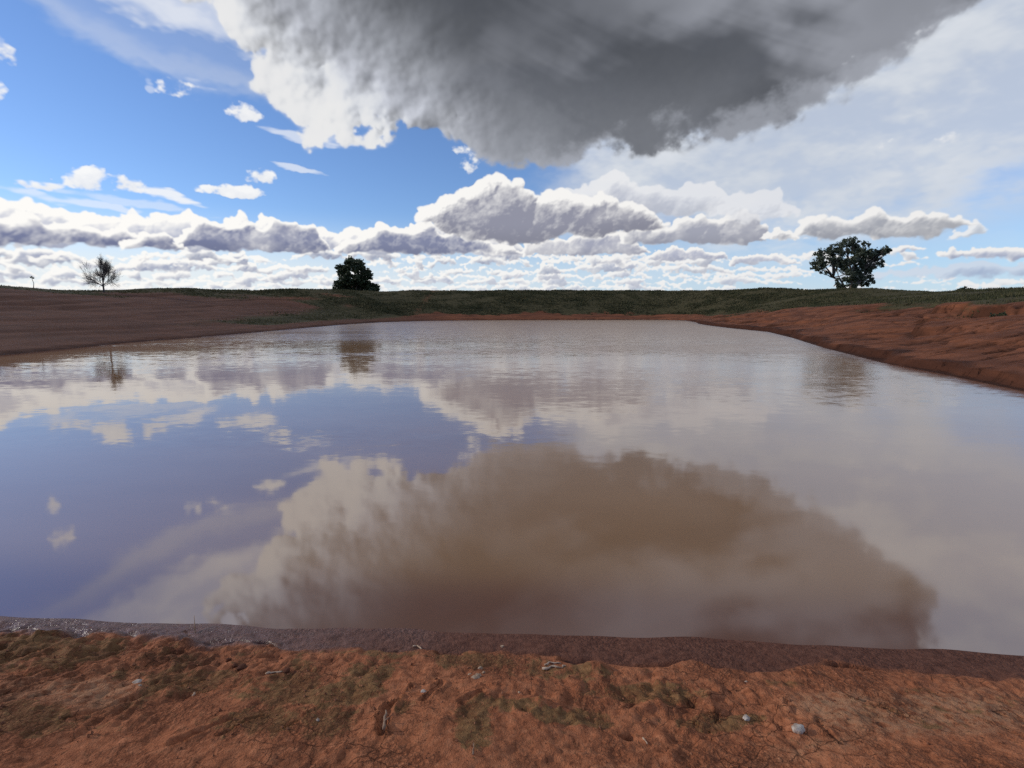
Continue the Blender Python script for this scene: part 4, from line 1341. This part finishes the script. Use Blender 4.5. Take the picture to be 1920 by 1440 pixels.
SH = 'low shrubs along the crest'
shrub(1810, 538, 13, .55, 62, 1, 'dark rounded shrub on the crest right of the gum tree', 420, LEAF_DARK, SH)
shrub(1836, 538, 12, .34, 63, 2, 'small flat shrub beside the dark rounded one on the right crest', 300, LEAF_DARK, SH)
shrub(290, 544, 11, .35, 84, 3, 'low flat shrub on the crest between the bare tree and the round tree', 300, SCRUB, SH)
shrub(1500, 545, 8, .7, 100, 4, 'thin pale shrub on the crest just left of the gum tree', 200, SCRUB, SH)
shrub(1880, 577, 15, .8, 24.5, 5, 'green weed clump on the upper edge of the right red bank', 420, SCRUB, 'weed clumps on the red bank')


# ------------------------------------------------------------------ grass on the banks
def bank_grass():
    rg = np.random.default_rng(12)
    X, Y, z, d, A = GT
    gx, gy = X[0], Y[:, 0]
    V, F = [], []
    allv = []; 
    for (x0, x1, y0, y1, n, h0, wmul) in [(-62, 62, 84, 124, 90000, .17, .8), (14, 76, 14, 90, 80000, .13, .6), (-66, -20, 36, 90, 30000, .10, .6)]:
        x = rg.uniform(x0, x1, n); y = rg.uniform(y0, y1, n)
        i = np.clip(np.searchsorted(gx, x) - 1, 0, len(gx) - 2); j = np.clip(np.searchsorted(gy, y) - 1, 0, len(gy) - 2)
        u = (x - gx[i]) / (gx[i + 1] - gx[i]); v = (y - gy[j]) / (gy[j + 1] - gy[j])
        def at(T): return (T[j, i] * (1 - u) + T[j, i + 1] * u) * (1 - v) + (T[j + 1, i] * (1 - u) + T[j + 1, i + 1] * u) * v
        gr = at(A['green']); dd = at(d)
        cl = tnoise(x * .13, y * .13, 3, .6)
        keep = (rg.random(n) < np.clip(gr * 1.2 - .12, 0, 1) * np.clip(.62 + .38 * cl, .12, 1)) & (dd > 1.0)
        x, y, zz, cl = x[keep], y[keep], at(z)[keep], cl[keep]
        m = len(x)
        for b in range(3):
            h = h0 * (.45 + .9 * rg.random(m) ** 2) * np.clip(1 + .35 * cl, .4, 1.8)
            th = rg.uniform(0, 6.283, m); w = (.05 + .06 * rg.random(m)) * wmul * (1 + .6 * (y > 60))
            ox = x + rg.normal(0, .10, m); oy = y + rg.normal(0, .10, m)
            lx = rg.normal(0, .45, m) * h; ly = rg.normal(0, .45, m) * h
            t = np.stack([np.stack([ox - np.cos(th) * w, oy - np.sin(th) * w, zz - .04], -1), np.stack([ox + np.cos(th) * w, oy + np.sin(th) * w, zz - .04], -1), np.stack([ox + lx, oy + ly, zz + h], -1)], 1)
            allv.append(t.reshape(-1, 3))
    co = np.concatenate(allv).astype(np.float32)
    n = len(co) // 3
    me = bpy.data.meshes.new('grass')
    me.vertices.add(n * 3); me.vertices.foreach_set('co', co.ravel())
    me.loops.add(n * 3); me.loops.foreach_set('vertex_index', np.arange(n * 3, dtype=np.int32))
    me.polygons.add(n); me.polygons.foreach_set('loop_start', np.arange(0, n * 3, 3, dtype=np.int32))
    me.update(calc_edges=True)
    o = link('grass', me, [GRASS])
    o['kind'] = 'stuff'; o['label'] = 'short green grass and weeds on the far and right banks'; o['category'] = 'grass'


bank_grass()

# ------------------------------------------------------------------ things lying on the near shore
WHITE = plain('chalky_white_stone', [(.30, .21, .15, 1), (.56, .48, .40, 1)], 30, .8, .004)
TAN = plain('tan_pebble', [(.32, .20, .12, 1), (.48, .34, .23, 1)], 30, .8, .004)
CLOD = plain('dark_clod', [(.075, .028, .016, 1), (.15, .055, .028, 1)], 22, .95, .006)
STRAW = plain('bleached_stick', [(.34, .22, .14, 1), (.55, .40, .28, 1)], 24, .85, .003)
STICK = plain('brown_stick', [(.20, .12, .075, 1), (.32, .21, .14, 1)], 24, .85, .003)


def on_ground(px, py, z0=.12):
    z = z0
    for _ in range(6):
        x, y = ground_point(px, py, z)
        z = .5 * z + .5 * height_at(x, y)
    return x, y, height_at(x, y)


def lump(seed, sx, sy, sz, rough=.22, sub=3):
    bm = bmesh.new()
    bmesh.ops.create_icosphere(bm, subdivisions=sub, radius=1)
    rg = np.random.default_rng(seed)
    W = [(rg.normal(0, 1, 3), rg.uniform(0, 6.28), f) for f in (1.3, 2.2, 3.7, 6.0, 9.0) for _ in range(3)]
    for v in bm.verts:
        p = np.array(v.co)
        k = 1 + rough * sum(math.sin(float(w @ p) * f * .8 + ph) / (1.1 * f) for w, ph, f in W)
        v.co = Vector((p[0] * sx * k, p[1] * sy * k, p[2] * sz * k))
    me = bpy.data.meshes.new('stone')
    bm.to_mesh(me); bm.free()
    me.polygons.foreach_set('use_smooth', np.ones(len(me.polygons), bool))
    return me


def lay(name, px, py, w, h, mat, seed, label, cat, group=None, dpt=None, sink=.36, rough=.34, rz=0.0):
    """a stone, clod or chip lying where the photograph shows it; w and h in photo pixels"""
    x, y, z = on_ground(px, py)
    k = math.hypot(y, CAM_Z) / FOC
    sx = w * k / 2 * .52; sz = max(h * k / 2 * .55, sx * .2); sy = dpt or sx * .8
    o = link(name, lump(seed, sx, sy, sz, rough), [mat])
    o.location = (x, y, z + sz * (1 - 2 * sink)); o.rotation_euler = (0, 0, rz)
    return tag(o, label, cat, group)


lay('white_stone', 1496, 1374, 27, 17, WHITE, 1, 'largest white stone lying alone on bare red dirt, lower right', 'stone', 'white stones on the near shore', rough=.45, rz=.3)
lay('white_stone', 1398, 1350, 17, 8, WHITE, 2, 'flat white stone on a mossy patch beside the largest white stone', 'stone', 'white stones on the near shore', rough=.4, rz=.5)
lay('white_stone', 795, 1298, 13, 8, WHITE, 3, 'white stone at the head of the deep grooves in mid shore', 'stone', 'white stones on the near shore')
lay('white_chip', 258, 1282, 15, 6, WHITE, 4, 'larger white chip of the pair on bare dirt at left', 'stone chip', 'white chips on the left dirt', rough=.5, rz=.4)
lay('white_chip', 263, 1290, 8, 5, WHITE, 5, 'small white chip in front of the larger one at left', 'stone chip', 'white chips on the left dirt')
lay('pebble', 364, 1305, 9, 10, TAN, 6, 'upright tan pebble at the end of the long scratch in the dirt', 'pebble', 'pebbles on the near shore', sink=.1)
lay('pebble', 942, 1209, 9, 7, TAN, 7, 'lone pale pebble half sunk in the wet mud strip', 'pebble', 'pebbles on the near shore')
lay('pebble', 596, 1354, 8, 8, WHITE, 8, 'small pale pebble on smooth red dirt left of the stick', 'pebble', 'pebbles on the near shore')
lay('pebble', 1399, 1278, 9, 7, WHITE, 9, 'pale pebble just behind the crumbling lip at right', 'pebble', 'pebbles on the near shore')
lay('pebble', 974, 1299, 7, 6, TAN, 10, 'tan pebble on a red patch right of the deep grooves', 'pebble', 'pebbles on the near shore')
for i, (px, py, w, h, lb) in enumerate([(893, 1268, 20, 9, 'broad'), (880, 1266, 10, 6, 'left'), (906, 1262, 9, 6, 'right'), (900, 1253, 8, 6, 'rearmost')]):
    lay('crust_flake', px, py, w, h, TAN, 20 + i, '%s pale flake of the dry crust cluster in mid shore' % lb, 'flake', 'pale crust flakes in mid shore', sink=.3, rough=.5)
for i, (px, py, w, h, lb) in enumerate([(430, 1238, 20, 14, 'dark rounded clod, rear one of the three on the left moss'), (440, 1249, 14, 8, 'dark small clod, middle one of the three on the left moss'),
                                        (455, 1253, 22, 9, 'dark flat clod, front one of the three on the left moss'), (535, 1259, 16, 12, 'dark clod at the end of a pale straw')]):
    lay('earth_clod', px, py, w, h, CLOD, 30 + i, lb, 'clod', 'earth clods on the near shore', sink=.22, rough=.4)


def stick(name, pts, r, mat, label, cat='stick', group=None, lift=.004):
    P = []
    for q in pts:
        x, y, z = on_ground(q[0], q[1])
        P.append(Vector((x, y, z + lift + (q[2] if len(q) > 2 else 0))))
    base = P[0].copy()
    D = []
    rg = random.Random(len(label))
    for a, b in zip(P[:-1], P[1:]):
        for t in (0, .33, .66): D.append(a.lerp(b, t) - base + Vector((rg.gauss(0, 1), rg.gauss(0, 1), 0)) * r * .35)
    D.append(P[-1] - base)
    V, F = [], []
    n = len(D) - 1
    tube(V, F, D, [r * (.75 + .25 * math.sin(i * 1.7)) * (1 - .45 * i / n) for i in range(n + 1)], 7)
    if cat == 'stick':
        m = D[n // 2]
        tube(V, F, [m, m + Vector((r * 2.0, r * 1.0, r * 1.2))], [r * .5, r * .25], 5)
    o = link(name, mesh_from(name, V, F, True), [mat])
    o.location = base
    return tag(o, label, cat, group)


stick('stick', [(720, 1388), (721, 1368), (724, 1347)], .008, STICK, 'straight brown stick lying in the deep groove', 'stick', None, .028)
stick('straw', [(1018, 1256), (1032, 1250), (1050, 1252), (1060, 1248)], .008, STRAW, 'front curved pale straw in mid shore', 'straw', 'pale straws in mid shore')
stick('straw', [(1022, 1247), (1034, 1242), (1052, 1244)], .006, STRAW, 'rear curved pale straw in mid shore', 'straw', 'pale straws in mid shore')
stick('straw', [(774, 1211), (782, 1209), (790, 1215)], .006, STRAW, 'short pale straw at the edge of the mud strip', 'straw')
stick('straw', [(498, 1266), (515, 1262), (530, 1260)], .007, STRAW, 'pale straw ending at a dark clod', 'straw')
stick('twig', [(366, 1184), (365, 1168, .05)], .004, STICK, 'dry twig standing upright in the wet mud at left', 'twig')
stick('twig', [(886, 1423), (887, 1410), (889, 1400)], .004, STICK, 'thin twig lying on the moss strip below mid shore', 'twig')
stick('twig', [(1205, 1388), (1210, 1394), (1214, 1399)], .004, STRAW, 'tiny pale twig on bare red dirt below the right moss', 'twig')


def crumbs():
    """loose crumbs of earth and grit over the dry dirt, too many to count"""
    rg = np.random.default_rng(5)
    X, Y, z, d, A = NT
    n = 5200
    ii = rg.integers(4, X.shape[1] - 4, n * 3); jj = rg.integers(4, X.shape[0] - 4, n * 3)
    ok = (d[jj, ii] > .42) & (rg.random(n * 3) < .35 + .65 * A['moss'][jj, ii])
    ii, jj = ii[ok][:n], jj[ok][:n]
    oct_ = np.array([(1, 0, 0), (-1, 0, 0), (0, 1, 0), (0, -1, 0), (0, 0, 1), (0, 0, -1)], np.float32)
    fc = np.array([(0, 2, 4), (2, 1, 4), (1, 3, 4), (3, 0, 4), (2, 0, 5), (1, 2, 5), (3, 1, 5), (0, 3, 5)])
    V, F = [], []
    m = len(ii)
    r = .0022 + .0065 * rg.random(m) ** 4
    for k in range(m):
        p = oct_ * r[k] * rg.uniform(.6, 1.3, (6, 1)) + rg.normal(0, .18, (6, 3)) * r[k]
        V.append(p + (X[jj[k], ii[k]], Y[jj[k], ii[k]], z[jj[k], ii[k]] + r[k] * .4)); F.append(fc + 6 * k)
    me = mesh_from('earth_crumbs', np.concatenate(V), [tuple(int(q) for q in f) for f in np.concatenate(F)])
    o = link('earth_crumbs', me, [plain('crumb', [(.12, .042, .020, 1), (.34, .15, .08, 1)], 60, .95, 0)])
    o['kind'] = 'stuff'; o['label'] = 'loose crumbs of red earth scattered over the near shore'; o['category'] = 'earth crumbs'


crumbs()
